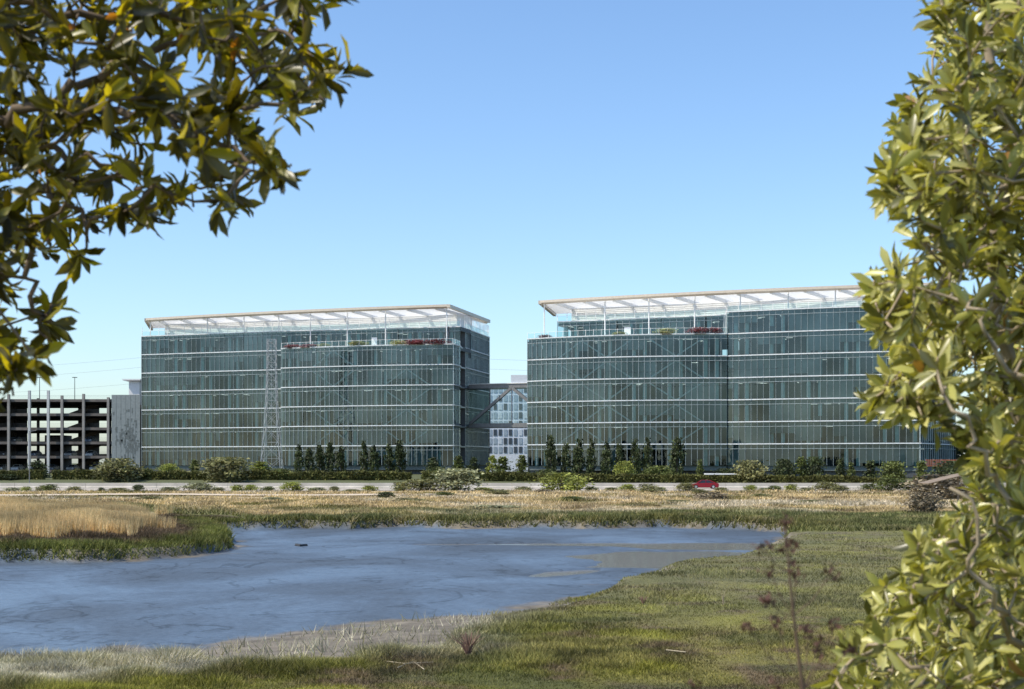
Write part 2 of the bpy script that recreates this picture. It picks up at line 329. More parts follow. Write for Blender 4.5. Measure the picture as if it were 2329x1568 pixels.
# ---------------- distant trees / shrubs
def crown(kind,N_,size,seed,ncl=45):
    r=np.random.RandomState(seed)
    def prof(z):
        if kind=='column': return .5*np.minimum(1,(z/.12)**.5)*(1-z)**.5*1.1
        if kind=='cone': return .5*np.minimum(1,(z/.08)**.5)*(1-z)**.85*1.1
        return .5*np.sqrt(np.clip(1-((z-.42)/.58)**2,0,1))
    zc=r.uniform(.02,.97,ncl); ac=r.uniform(0,6.283,ncl); rc=prof(zc)*r.uniform(.45,1.0,ncl); br=r.uniform(.5,1.6,ncl)
    sp=.10 if kind!='dome' else .12
    i=r.randint(0,ncl,N_); off=r.normal(0,sp,(N_,3)); off[:,2]*=.45 if kind!='dome' else .8
    c=np.stack([np.cos(ac[i])*rc[i],np.sin(ac[i])*rc[i],zc[i]],-1)+off
    c[:,2]=np.clip(c[:,2],.0,1.02)
    a=r.normal(0,1,(N_,3)); a/=np.linalg.norm(a,axis=1)[:,None]; b_=np.cross(a,r.normal(0,1,(N_,3))); b_/=np.linalg.norm(b_,axis=1)[:,None]
    s_=size*r.uniform(.6,1.4,(N_,1)); sc_=A_([1,1,.5 if kind!='dome' else 1.])
    V=np.stack([c+a*s_*sc_,c-a*s_*.5*sc_+b_*s_*sc_,c-a*s_*.5*sc_-b_*s_*sc_],1).reshape(-1,3)
    col=np.repeat((br[i]*r.uniform(.7,1.3,N_))[:,None],3,0)*np.ones((1,3))
    return V,np.arange(3*N_).reshape(-1,3),col
FM={'dark':matv('foliage_dark',(.055,.07,.025),.6,.15,5),'mid':matv('foliage_mid',(.11,.13,.035),.6,.2,5),'bright':matv('foliage_bright',(.25,.27,.06),.6,.3,5),'olive':matv('foliage_olive',(.18,.175,.07),.6,.2,5),'grey':matv('foliage_grey',(.25,.255,.135),.6,.2,5),'brown':matv('foliage_brown',(.19,.155,.10),.7,.1,5),'red':matv('flower_red',(.22,.06,.065),.6,.2,5),'pink':matv('flower_pink',(.36,.17,.18),.6,.2,5),'yellow':matv('flower_yellow',(.38,.37,.16),.6,.2,5)}
CR={}
for kd,nn,sz in (('column',1300,.075),('cone',1000,.07),('dome',1700,.045)):
    CR[kd]=[npmesh('crown_'+kd,*crown(kd,nn,sz,90+j),FM['mid'],link=False) for j in range(4)]
tm=MB(); tm.tube([(0,0,-.08),(.01,0,.3),(0,0,.75)],[.05,.04,.015],6); tobj=tm.build('trunk',M['bark']); TME=tobj.data; bpy.data.objects.remove(tobj)
def plant(name,kd,px,D,ytop,wpx,fm,label,cat,group,zb=None):
    x_=PX(px,D); zb=gz1(x_,D) if zb is None else zb; h=ZY(ytop,D)-zb; w=wpx*D/F*1.12
    rt=empty(name,(x_,D,zb-.05),random.uniform(0,6.28)); rt.scale=(w,w,h); tag(rt,label,cat,group)
    me=random.choice(CR[kd]); cr=bpy.data.objects.new('crown',me); COL.objects.link(cr); cr.parent=rt
    cr.material_slots[0].link='OBJECT'; cr.material_slots[0].material=FM[fm]
    tk=bpy.data.objects.new('trunk' if kd!='dome' else 'stem',TME); COL.objects.link(tk); tk.parent=rt; return rt
ORD=['first','second','third','fourth','fifth','sixth','seventh','eighth','ninth','tenth','eleventh','twelfth','thirteenth','fourteenth','fifteenth','sixteenth']
for i,(px,yt,w) in enumerate([(680,1012,19),(703,1020,20),(727,1014,21),(750,1008,20),(775,1016,22),(828,1004,17),(851,1014,22),(885,1012,21),(909,1004,24)]):
    plant('columnar_tree','column',px,286,yt,w,'dark',f'narrow dark columnar tree before the left glass office, {ORD[i]} from the left','tree','columnar trees before the left office')
for i,(px,yt,w) in enumerate([(1253,993,24),(1287,1010,22),(1316,1000,25),(1345,1000,20),(1380,1006,24),(1408,1008,20),(1445,1000,22),(1473,997,20),(1540,998,30)]):
    plant('columnar_tree','column',px,262,yt,w,'dark',f'narrow dark columnar tree before the right glass office, {ORD[i]} from the left','tree','columnar trees before the right office')
for i,(px,D,yt,w,kd,fm) in enumerate([(85,268,1047,50,'cone','dark'),(385,272,1055,40,'dome','bright'),(443,275,1046,28,'cone','mid'),(592,272,1050,52,'cone','bright'),(985,280,1040,34,'cone','dark'),(1042,280,1036,28,'cone','mid'),(1078,280,1038,26,'cone','dark'),(1120,275,1034,26,'cone','bright'),(1143,268,1036,38,'cone','mid'),(1188,268,1036,34,'cone','mid'),(1592,256,1046,20,'cone','mid'),(1823,252,1036,30,'cone','mid'),(1912,252,1043,28,'cone','dark'),(1936,250,1052,20,'cone','mid'),(1980,252,1045,32,'cone','dark'),(2096,248,1046,34,'cone','mid')]):
    plant('young_tree',kd,px,D,yt,w,fm,f'small {dict(dark="dark",mid="green",bright="bright")[fm]} young tree behind the hedge, {ORD[i]} young tree from the left','tree','young trees behind the hedge')
for i,(px,yt,w) in enumerate([(2205,985,80),(2262,1000,90),(2330,975,100),(2400,990,90)]):
    plant('bushy_tree','dome',px,300,yt,w,'dark',f'dark bushy tree beyond the right end of the right office, {ORD[i]} from the left','tree','bushy trees beyond the right office')
sh=[(20,262,1078,60,'dark'),(270,258,1044,84,'olive'),(335,262,1066,30,'mid'),(512,256,1041,94,'olive'),(640,262,1066,50,'mid'),(1000,262,1062,40,'mid'),(1240,258,1068,40,'mid'),(1500,255,1060,60,'mid'),(1420,256,1050,36,'bright'),(1705,250,1048,62,'olive'),(1782,252,1046,40,'dark'),(1852,252,1040,40,'dark'),(2030,248,1050,50,'mid'),(830,262,1068,60,'dark'),(1655,256,1066,60,'dark'),(2160,245,1050,60,'dark')]
sh.sort(key=lambda q:q[0])
for i,(px,D,yt,w,fm) in enumerate(sh):
    plant('shrub','dome',px,D,yt,w,fm,f'rounded shrub between freeway barrier and glass offices, {ORD[i]} from the left','shrub','shrubs beyond the freeway')
near=[(115,204,1101,30,'mid'),(95,206,1104,20,'olive'),(230,204,1108,14,'dark'),(315,204,1102,22,'dark'),(450,203,1098,56,'grey'),(540,204,1102,26,'bright'),(570,204,1102,28,'bright'),(665,204,1096,42,'bright'),(910,203,1096,30,'mid'),(957,200,1090,84,'olive'),(1040,200,1066,92,'grey'),(1278,203,1076,84,'bright'),(1428,204,1101,32,'bright'),(1472,190,1100,40,'olive'),(1345,204,1106,24,'mid'),(1560,198,1098,36,'olive'),(1708,204,1103,26,'bright'),(1762,204,1104,26,'mid'),(1800,204,1101,26,'bright'),(1880,203,1096,50,'olive'),(1978,203,1100,38,'mid'),(2035,200,1088,74,'mid'),(2135,150,1080,120,'brown'),(877,160,1118,36,'dark'),(1620,150,1118,60,'brown'),(700,130,1152,60,'olive'),(1120,125,1148,110,'grey'),(60,204,1106,20,'bright'),(1590,175,1112,30,'olive'),(760,204,1106,20,'olive'),(1910,190,1104,34,'olive'),(2100,110,1120,70,'brown'),(250,140,1138,60,'olive'),(1850,140,1136,70,'olive'),(480,125,1150,60,'grey'),(1420,128,1150,80,'olive'),(170,207,1106,30,'olive'),(385,206,1107,34,'grey'),(610,208,1106,26,'mid'),(840,206,1104,30,'bright'),(1190,206,1106,36,'olive'),(1640,206,1108,26,'olive'),(1500,206,1107,26,'grey'),(1130,180,1112,50,'olive'),(30,207,1108,34,'grey'),(270,206,1109,40,'olive'),(495,207,1108,30,'olive'),(720,207,1108,34,'grey'),(800,190,1112,34,'olive'),(1390,207,1108,30,'olive'),(1740,207,1109,26,'grey'),(1835,207,1108,30,'olive'),(1100,206,1108,34,'bright'),(1235,190,1112,40,'brown'),(340,150,1128,50,'olive'),(930,145,1132,60,'olive'),(1300,150,1128,46,'mid'),(1540,140,1136,60,'olive'),(1730,160,1122,44,'olive'),(620,150,1130,40,'grey'),(1010,170,1118,36,'mid'),(150,160,1126,40,'olive')]
near.sort(key=lambda q:q[0])
for i,(px,D,yt,w,fm) in enumerate(near):
    cn=dict(dark="dark",mid="green",olive="olive",bright="yellow-green",grey="grey-green",brown="brown")[fm]
    plant('roadside_bush','dome',px,D,yt,w,fm,f'{cn} bush on the near side of the freeway, number {i+1} from the left','bush','bushes on the near side of the freeway')
# hedges
def hedge(px0,px1,D0,D1,label,hh=1.5):
    r=np.random.RandomState(int(px1)); n=int((px1-px0)*26); t=r.uniform(0,1,n); D=D0+(D1-D0)*t; x=((px0+(px1-px0)*t)-CX)/F*D
    zb=gz(x,D); hz=hh*(.85+.3*vnoise(x,D,2,3)); V0=np.stack([x,D+r.uniform(-.5,.5,n),zb+r.uniform(0,1,n)**.8*hz],-1)
    a=r.normal(0,1,(n,3)); b_=r.normal(0,1,(n,3)); s_=.13
    V=np.stack([V0+a*s_,V0-a*s_+b_*s_,V0-a*s_-b_*s_],1).reshape(-1,3); o0=A_([PX(px0,D0),D0,0.])
    br=np.repeat((.6+.9*vnoise(x,V0[:,2]*2,1.2,5))*r.uniform(.7,1.3,n),3)[:,None]*A_([[.11,.11,.03]])
    rt=empty('hedge',o0); tag(rt,label,'hedge','clipped hedges along the freeway')
    npmesh('foliage',V-o0,np.arange(3*n).reshape(-1,3),br,matv('hedge_leaf',(1,1,1),.7,.15,4),rt)
    q=MB(o0); k=int(abs(x.max()-x.min())/3)
    for j in range(k+1):
        tt=j/k; Dj=D0+(D1-D0)*tt; xj=PX(px0+(px1-px0)*tt,Dj); q.box((xj,Dj,gz1(xj,Dj)+.6),(.08,.08,1.2))
    q.build('fence_post',M['dsteel'],rt)['kind']='stuff'
hedge(120,935,262,260,'long clipped hedge below the left glass office')
hedge(960,1220,259,257,'short clipped hedge in the gap between the two offices')
hedge(1225,2010,256,246,'long clipped hedge below the right glass office')
hedge(-200,100,262,262,'clipped hedge below the parking garage')
# barrier
bx=empty('concrete_barrier',(0,240.3,-.34)); tag(bx,'long low concrete barrier along the freeway','barrier')
for k in range(-12,13):
    q=MB((0,240.3,-.34)); x0,x1=k*12+.02,k*12+11.98
    pr=[(-.3,-.34),(-.3,-.2),(-.12,.0),(-.09,.56),(.09,.56),(.12,0),(.3,-.2),(.3,-.34)]
    q.hexa([(x0,240.3+a,z) for a,z in pr],[(x1,240.3+a,z) for a,z in pr]); q.build('barrier_segment',M['barrier'],bx)
# ---------------- offices
class Path:
    def __init__(s,pts,n=1,bulge=0):
        s.p=[]
        if len(pts)==2 and bulge:
            a,b_=A_(pts[0],float),A_(pts[1],float); d=b_-a; nn=A_([d[1],-d[0]])/np.hypot(*d)
            for k in range(25):
                t=k/24; s.p.append(a+d*t+nn*bulge*4*t*(1-t))
        else: s.p=[A_(q,float) for q in pts]
        s.c=[0]
        for i in range(1,len(s.p)): s.c.append(s.c[-1]+float(np.hypot(*(s.p[i]-s.p[i-1]))))
        s.L=s.c[-1]
    def at(s,u,off=0):
        u=min(max(u,0),s.L); i=max(0,min(len(s.p)-2,int(np.searchsorted(s.c,u,side='right'))-1))
        d=(s.p[i+1]-s.p[i])/(s.c[i+1]-s.c[i]); q=s.p[i]+d*(u-s.c[i]); n=A_([d[1],-d[0]])
        q=q+n*off; return float(q[0]),float(q[1]),math.atan2(d[1],d[0])
def facade(root,o,path,zs,nb,step,rng,braces=(),depth=8,blindp=.55,mw=.05,pil=True,lights=None,furn=None):
    bl=path.L/nb
    for r_ in range(len(zs)-1):
        zt,zb=zs[r_],zs[r_+1]
        on=rng.random()<blindp; run=rng.randint(1,4); bh=rng.uniform(.35,1); bm=0
        for b_ in range(nb):
            n=max(1,round(bl/step)); U=[b_*bl+bl*k/n for k in range(n+1)]
            pane=MB(o); fr=MB(o); bd=MB(o); has=False
            for k in range(n):
                x0,y0,_=path.at(U[k]+1e-4); x1,y1,_=path.at(U[k+1]-1e-4)
                jx,jy=rng.gauss(0,.009),rng.gauss(0,.009)
                pane.face([(x0,y0+jx,zb),(x1,y1+jy,zb),(x1,y1-jx,zt),(x0,y0-jy,zt)])
                xa,ya,an=path.at(U[k]+1e-3,.04); fr.box((xa,ya,(zt+zb)/2),(mw,.16,zt-zb-.26),an,0)
                xm,ym,an=path.at((U[k]+U[k+1])/2,.08); ln=U[k+1]-U[k]
                fr.box((xm,ym,zt-.03),(ln,.36,.20),an,1)
                fr.box((xm,ym,zt-.95),(ln,.14,.07),an,0)
                run-=1
                if run<=0: on=rng.random()<blindp; run=rng.choice([1,2,3,4,5,6,9]); bh=rng.choice([1,1,1,.85,.6,.4]); bm=rng.choice([0,0,1])
                if on:
                    xa,ya,_=path.at(U[k]+.03,-.3); xb,yb,_=path.at(U[k+1]-.03,-.3); zz=zt-.95-(zt-zb-1.0)*bh
                    bd.face([(xa,ya,zz),(xb,yb,zz),(xb,yb,zt-.95),(xa,ya,zt-.95)],bm); has=True
            w=pane.build('window',M['glass'],root)
            fr.build('frame',[M['frame'],M['band']],w)
            if has: bd.build('blind',[M['blind'],M['blind2']],w)
    ns=max(2,int(path.L/4)); us=[path.L*k/ns for k in range(ns+1)]
    for zt in zs:
        q=MB(o)
        for k in range(ns):
            a=path.at(us[k]+1e-3,-.4);b2=path.at(us[k+1]-1e-3,-.4);c_=path.at(us[k+1]-1e-3,-depth);d_=path.at(us[k]+1e-3,-depth)
            q.prism([(a[0],a[1]),(b2[0],b2[1]),(c_[0],c_[1]),(d_[0],d_[1])],zt-.9,zt-.02)
        q.build('floor_slab',M['slab'],root)
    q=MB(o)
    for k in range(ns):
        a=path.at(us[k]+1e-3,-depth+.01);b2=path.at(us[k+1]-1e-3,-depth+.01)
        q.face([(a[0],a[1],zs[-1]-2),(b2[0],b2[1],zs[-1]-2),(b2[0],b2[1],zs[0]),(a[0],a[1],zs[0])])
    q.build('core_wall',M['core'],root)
    if pil:
        u=1.5; k=0
        while u<path.L-1:
            a=path.at(u,-1.2); q=MB(o); q.box((a[0],a[1],(zs[0]+zs[-1])/2),(.72,.5,zs[0]-zs[-1]),a[2]); q.build('pillar',M['pillar'],root); u+=(4.9 if k%2 else 2.2) if nb>3 else 8; k+=1
    for (r_,u0,u1,up) in braces:
        zt,zb=zs[r_]-.9,zs[r_+1]; a=path.at(u0,-.22); b2=path.at(u1,-.22); q=MB(o)
        q.bar((a[0],a[1],zb if up else zt),(b2[0],b2[1],zt if up else zb),.14,.28); q.build('brace',M['brace'],root)
    if furn is not None:
        for r_ in range(1,len(zs)):
            for k in range(int(path.L*1.1)):
                u=rng.uniform(.5,path.L-.5); dd_=rng.uniform(1.2,6); a=path.at(u,-dd_); h=rng.uniform(.6,1.5)
                furn.box((a[0],a[1],zs[r_]+h/2),(rng.uniform(.5,2.2),rng.uniform(.5,.9),h),a[2])
            for k in range(int(path.L*.35)):
                u=rng.uniform(1,path.L-1); a=path.at(u,-rng.uniform(1.5,6)); lights.box((a[0],a[1],zs[r_-1]-.93),(1.3,.15,.04),a[2]+(1.57 if rng.random()<.3 else 0))
LV=[33.3-4.28*k for k in range(8)]
def railing(root,o,path,z,h,sp,name='railing',post=.06):
    q=MB(o); n=max(1,int(path.L/sp))
    for k in range(n+1):
        a=path.at(path.L*k/n,-.05); q.box((a[0],a[1],z+h/2),(post,post,h),a[2],0)
    for k in range(n):
        a=path.at(path.L*k/n+.01,-.05);b2=path.at(path.L*(k+1)/n-.01,-.05)
        q.face([(a[0],a[1],z+.05),(b2[0],b2[1],z+.05),(b2[0],b2[1],z+min(h,1.15)),(a[0],a[1],z+min(h,1.15))],1)
        q.bar((a[0],a[1],z+min(h,1.15)),(b2[0],b2[1],z+min(h,1.15)),.05,.05,0)
    q.build(name,[M['white'],M['rail_glass']],root)
def canopy(root,o,pf,pb,posts,zt=37.4,skew=3.,th=.75):
    q=MB(o); n=28
    for k in range(n):
        a=pf.at(pf.L*k/n);b2=pf.at(pf.L*(k+1)/n-1e-3)
        i0=pf.at(pf.L*k/n+1e-3,-1.1);i1=pf.at(pf.L*(k+1)/n-1e-3,-1.1)
        q.hexa([(a[0],a[1],zt-.5),(b2[0],b2[1],zt-.5),(i1[0],i1[1],zt-th),(i0[0],i0[1],zt-th)],[(a[0],a[1],zt),(b2[0],b2[1],zt),(i1[0],i1[1],zt+.02),(i0[0],i0[1],zt+.02)])
    for (A1,B1) in ((pf.at(0),pb.at(0)),(pf.at(pf.L),pb.at(pb.L))):
        q.bar((A1[0],A1[1],zt-.36),(B1[0],B1[1],zt-.36),.7,.68)
    q.build('fascia',M['fascia'],root)
    nb_=int(pf.L/6.2)
    for k in range(nb_):
        u=(k+.5)/nb_; a=pf.at(pf.L*u,-1.0); b2=pb.at(min(pb.L,pb.L*u+skew)); q=MB(o)
        q.bar((a[0],a[1],zt-.6),(b2[0],b2[1],zt-.6),.4,.7); q.build('canopy_beam',M['canopy'],root)
    q=MB(o); ns=26
    for k in range(ns):
        v=.08+.9*k/(ns-1)
        for j in range(8):
            u0,u1=j/8,(j+1)/8
            f0=pf.at(pf.L*u0+.01);g0=pb.at(pb.L*u0+.01);f1=pf.at(pf.L*u1-.01);g1=pb.at(pb.L*u1-.01)
            q.bar((f0[0]+(g0[0]-f0[0])*v,f0[1]+(g0[1]-f0[1])*v,zt-.16),(f1[0]+(g1[0]-f1[0])*v,f1[1]+(g1[1]-f1[1])*v,zt-.16),.36,.1)
    q.build('canopy_slats',M['canopy'],root)
    for (x_,y_,z0) in posts:
        q=MB(o); q.tube([(x_,y_,z0),(x_,y_,zt-.6)],[.13,.13],8); q.build('canopy_post',M['white'],root)
def penthouse(root,o,path,z0,z1,depth=12):
    q=MB(o); a=path.at(0);b2=path.at(path.L-1e-3);c_=path.at(path.L-1e-3,-depth);d_=path.at(0,-depth)
    q.prism([(a[0],a[1]),(b2[0],b2[1]),(c_[0],c_[1]),(d_[0],d_[1])],z0,z1-.1)
    n=9
    for k in range(n):
        z=z0+(z1-z0)*(k+.5)/n; a=path.at(0,.08);b2=path.at(path.L-1e-3,.08); q.bar((a[0],a[1],z),(b2[0],b2[1],z),.12,.16)
    q.build('penthouse',M['white'],root)
def flower(px,D,zb,wpx,h,fm,label):
    rt=plant('terrace_plant','dome',px,D,HY-(zb+h-CZ)*F/D,wpx,fm,label,'plant','planted shrubs on the office terraces',zb=zb)
    q=MB((0,0,0)); q.box((0,0,.02),(.9,.5,.14)); q.build('planter',M['conc'],rt)
def wallq(root,o,a,b2,z0,z1,m,name,th=.2):
    q=MB(o); q.bar((a[0],a[1],(z0+z1)/2),(b2[0],b2[1],(z0+z1)/2),th,z1-z0); q.build(name,m,root)
rg=random.Random(3)
# left office
oL=Vector((PX(323,330),330,1.2)); rL=empty('office_building',oL); tag(rL,'left glass office building with white roof canopy, beside the parking garage','building')
A0=(PX(323,330),330);A1=(PX(640,317),317);B0=(PX(640,312),312);B1=(PX(1030,300),300);S1=(PX(1112,333),333)
def sl(D): return B1[0]+(S1[0]-B1[0])*(D-300)/33
M2=(sl(306.2),306.2); R0=(sl(306.2)-2.6,306.5); R1=(sl(310.5)-2.6,310.5); M3=(sl(310.5),310.5)
pA=Path([A0,A1]); pB=Path([B0,B1],bulge=1.6); pU=Path([A1,M2]); pS1=Path([(B1[0]+.05,B1[1]+.05),M2]); pS2=Path([M3,S1])
furn=MB(oL); lights=MB(oL)
def zig(path,rows,u0,w,n,parity=0):
    out=[]
    for r_ in rows:
        for k in range(n): out.append((r_,u0+k*w,u0+(k+1)*w,(k+parity+r_)%2==0))
    return out
facade(rL,oL,pA,LV,6,1.15,rg,furn=furn,lights=lights,blindp=.5,mw=.04)
facade(rL,oL,pB,LV[1:],6,1.15,rg,braces=zig(pB,range(0,5),8,5,2)+zig(pB,range(1,5),25,5,2,1),furn=furn,lights=lights,depth=5,mw=.06)
facade(rL,oL,pU,LV[:2],5,1.25,rg,furn=furn,lights=lights,blindp=.25)
facade(rL,oL,pS1,LV[1:],1,1.3,rg,depth=4,blindp=.3,pil=False)
facade(rL,oL,pS2,LV,1,1.2,rg,furn=furn,lights=lights,depth=5,blindp=.3,mw=.1)
furn.build('office_furniture',M['furn'],rL)['kind']='stuff'; lights.build('ceiling_lights',M['clight'],rL)['kind']='stuff'
wallq(rL,oL,R0,R1,2,LV[0],M['dsteel'],'recess_wall'); wallq(rL,oL,R1,M3,2,LV[0],M['dsteel'],'recess_wall'); wallq(rL,oL,(B0[0]+.15,B0[1]+.2),(A1[0]+.1,A1[1]-.1),2,LV[1]-.3,M['frame'],'return_wall')
for z_ in LV[1:]:
    q=MB(oL); q.prism([(R0[0],R0[1]),(M2[0]+.1,M2[1]+.1),(M3[0]+.1,M3[1]-.1),(R1[0],R1[1])],z_-.35,z_-.05); q.build('balcony',M['frame'],rL)
q=MB(oL); q.prism([(A0[0]+.3,A0[1]+.3),(A1[0],A1[1]+.4),(M2[0]-3,M2[1]+1),(M3[0]-.3,M3[1]+.2),(S1[0]-.3,S1[1]),(S1[0]-12,352),(A0[0]+14,372)],LV[0]-.38,LV[0]+.02); q.build('roof_deck',M['roofw'],rL)
q=MB(oL); q.prism([(B0[0]+.1,B0[1]+.2)]+[pB.at(pB.L*k/12,-.3)[:2] for k in range(1,12)]+[(B1[0]-.3,B1[1]+.3),(M2[0]-.1,M2[1]+.1),(A1[0],A1[1])],LV[1]-.3,LV[1]+.02); q.build('terrace_deck',M['roofw'],rL)
q=MB(oL)
for a,b2 in ((A0,(A0[0]+14,372)),((A0[0]+14,372),(S1[0]-12,352)),((S1[0]-12,352),S1)): q.bar((a[0],a[1],17.2),(b2[0],b2[1],17.2),.4,32)
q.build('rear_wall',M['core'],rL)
q=MB(oL)
for p_ in (pA,pB,pS1,pS2):
    a=p_.at(0,-.6); b2=p_.at(p_.L-.01,-.6); q.bar((a[0],a[1],2.2),(b2[0],b2[1],2.2),.3,2.0)
q.build('plinth',M['dsteel'],rL)
railing(rL,oL,pA,LV[0],2.0,2.2,post=.09); railing(rL,oL,pB,LV[1],1.25,1.6); railing(rL,oL,pU,LV[0],1.8,2.2,post=.09); railing(rL,oL,pS2,LV[0],2.8,1.3,post=.12); railing(rL,oL,pS1,LV[1],1.25,1.6)
cf=Path([(PX(332,329),329),(PX(1020,300),300)],bulge=2.2); cb=Path([(PX(345,352),352),(PX(1112,333),333)])
posts=[]
for px in (342,472,555,634,706,790,877,1016):
    t=(px-332)/688; D=329-29*t-1.5-.9*4*t*(1-t)+2.5
    posts.append((PX(px,D),D,LV[0] if px<640 else LV[1]))
canopy(rL,oL,cf,cb,posts)
penthouse(rL,oL,Path([(PX(375,336),336),(PX(1040,313),313)]),LV[0],36.75,10)
q=MB(oL); a=pU.at(pU.L*.53,.15); q.box((a[0],a[1],LV[1]+1.2),(1.3,.12,2.3),a[2]); q.build('door',M['white'],rL)
for (px,w,h,fm,lb) in ((668,34,.9,'pink','pink flowering shrub at the left end of the left office terrace'),(705,40,.8,'pink','long pink flowering shrub on the left office terrace'),(737,22,.9,'yellow','yellow grass plant beside pink flowers on the left office terrace'),(815,36,1.1,'yellow','yellow grass plant near the white door of the left office terrace'),(905,34,1.1,'yellow','yellow grass plant left of the red flowers on the left office terrace'),(948,52,1.1,'red','red flowering shrub on the left office terrace, next to yellow plant'),(995,46,1.1,'red','red flowering shrub at the right end of the left office terrace')):
    t=(px-640)/390; flower(px,312-12*t+1.2-1.6*4*t*(1-t),LV[1],w,h,fm,lb)
# right office
oR=Vector((PX(1200,288),288,1.2)); rR=empty('office_building',oR); tag(rR,'right glass office building with white roof canopy, behind the red car','building')
b0=(PX(1200,288),288);b1=(PX(1653,276),276);a1=(PX(1653.5,276.5),276.5);a2=(PX(2092,264),264);s1=(PX(2172,288),288);u0=(PX(1268,296),296); u1=(PX(1650,282),282)
qB=Path([b0,b1],bulge=3.2); qA=Path([a1,a2],bulge=1.0); qU=Path([u0,u1]); qS=Path([a2,s1])
furn=MB(oR); lights=MB(oR)
facade(rR,oR,qB,LV[1:],6,1.1,rg,braces=zig(qB,range(0,5),7,5.2,3)+zig(qB,range(0,5),26,5.2,2,1),furn=furn,lights=lights,depth=6,mw=.06)
facade(rR,oR,qA,LV,6,1.2,rg,furn=furn,lights=lights,mw=.04)
facade(rR,oR,qU,LV[:2],5,1.3,rg,furn=furn,lights=lights,blindp=.25)
facade(rR,oR,qS,LV,2,1.5,rg,furn=furn,lights=lights)
furn.build('office_furniture',M['furn'],rR)['kind']='stuff'; lights.build('ceiling_lights',M['clight'],rR)['kind']='stuff'
wallq(rR,oR,(a1[0]+.1,a1[1]+.15),(a1[0]+.1,a1[1]+5),LV[1],LV[0]-.4,M['frame'],'return_wall')
wallq(rR,oR,(a1[0]+.25,a1[1]+.35),(a1[0]+3.0,a1[1]+9),2,LV[1]-.35,M['slab'],'inner_wall')
q=MB(oR); q.prism([(b0[0]+.2,b0[1]+.1)]+[qB.at(qB.L*k/12,-.3)[:2] for k in range(1,12)]+[(b1[0]-.2,b1[1]+.2),(u1[0]-.1,u1[1]),(u0[0],u0[1]),(b0[0]+.8,b0[1]+9)],LV[1]-.3,LV[1]+.02); q.build('terrace_deck',M['roofw'],rR)
q=MB(oR); q.prism([(u0[0]+.2,u0[1]+.2),(u1[0],u1[1]+.2),(a1[0],a1[1]+.4),(a2[0]-.2,a2[1]+.3),(s1[0]-.3,s1[1]),(s1[0]-12,316),(u0[0]+8,335)],LV[0]-.38,LV[0]+.02); q.build('roof_deck',M['roofw'],rR)
q=MB(oR)
for a,b2 in (((b0[0]+.2,b0[1]+.2),(b0[0]+1.4,b0[1]+14)),((b0[0]+1.4,b0[1]+14),(u0[0]+8,335)),((u0[0]+8,335),(s1[0]-12,316)),((s1[0]-12,316),s1)): q.bar((a[0],a[1],15),(b2[0],b2[1],15),.3,27)
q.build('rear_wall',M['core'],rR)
q=MB(oR)
for p_ in (qB,qA,qS):
    a=p_.at(0,-.6); b2=p_.at(p_.L-.01,-.6); q.bar((a[0],a[1],2.2),(b2[0],b2[1],2.2),.3,2.0)
q.build('plinth',M['dsteel'],rR)
railing(rR,oR,qB,LV[1],1.3,1.6); railing(rR,oR,qA,LV[0],1.3,2.2,post=.08); railing(rR,oR,qU,LV[0],1.8,2.0,post=.09)
df=Path([(PX(1228,293),293),(PX(2110,264),264)],bulge=2.6); db=Path([(PX(1262,318),318),(PX(2150,292),292)])
posts=[]
for px in (1238,1376,1476,1580,1684,1793,1900,2005):
    t=(px-1228)/880; D=293-29*t-2.6*4*t*(1-t)+1.2; posts.append((PX(px,D),D,LV[1] if px<1650 else LV[0]))
canopy(rR,oR,df,db,posts,skew=5)
penthouse(rR,oR,Path([(PX(1300,302),302),(PX(2080,275),275)]),LV[0],36.75,10)
q=MB(oR); a=qU.at(qU.L*.43,.15); q.box((a[0],a[1],LV[1]+1.3),(1.4,.12,2.5),a[2]); q.build('door',M['white'],rR)
for (px,w,h,fm,lb) in ((1240,26,.8,'red','dark red plant at the left end of the right office terrace'),(1410,26,.8,'yellow','small yellow plant left of the white door on the right office terrace'),(1515,40,1.2,'yellow','yellow grass plant in the middle of the right office terrace'),(1590,44,1.3,'red','dark red shrub on the right office terrace beside the yellow plant'),(1625,30,1.3,'red','dark red shrub at the right end of the right office terrace')):
    t=(px-1200)/453; flower(px,288-12*t+1.2-3.2*4*t*(1-t),LV[1],w,h,fm,lb)
# sky bridge
ob=Vector((-3,312,12)); rb=empty('sky_bridge',ob); tag(rb,'two storey steel truss sky bridge linking the two glass offices','bridge')
x0,x1=PX(1066,309),PX(1216,300)
for z_ in (20.5,12.0):
    q=MB(ob); q.hexa([(x0,309,z_-.45),(x1,303,z_-.45),(x1,309,z_-.45),(x0,315,z_-.45)],[(x0,309,z_+.45),(x1,303,z_+.45),(x1,309,z_+.45),(x0,315,z_+.45)]); q.build('deck',M['bsteel'],rb)
def bpz(t,z,off=0): return (x0+(x1-x0)*t,309-6*t+off,z)
q=MB(ob); q.face([bpz(.0,12.45),bpz(1,12.45),bpz(1,20.05),bpz(0,20.05)]); q.build('glazing',M['rail_glass'],rb)
q=MB(ob); q.bar(bpz(0,21.0,-.15),bpz(1,21.0,-.15),.1,.12); q.build('edge_trim',M['white'],rb)
for t0,z0,t1,z1 in ((.02,12.4,.66,20.1),(.66,20.1,1,16),(.33,20.1,.33,12.4),(.66,20.1,.66,12.4)):
    q=MB(ob); w=.6 if abs(t1-t0)>.1 else .2; q.bar(bpz(t0,z0,-.1),bpz(t1,z1,-.1),w,w); q.build('truss_member',M['bsteel'],rb)
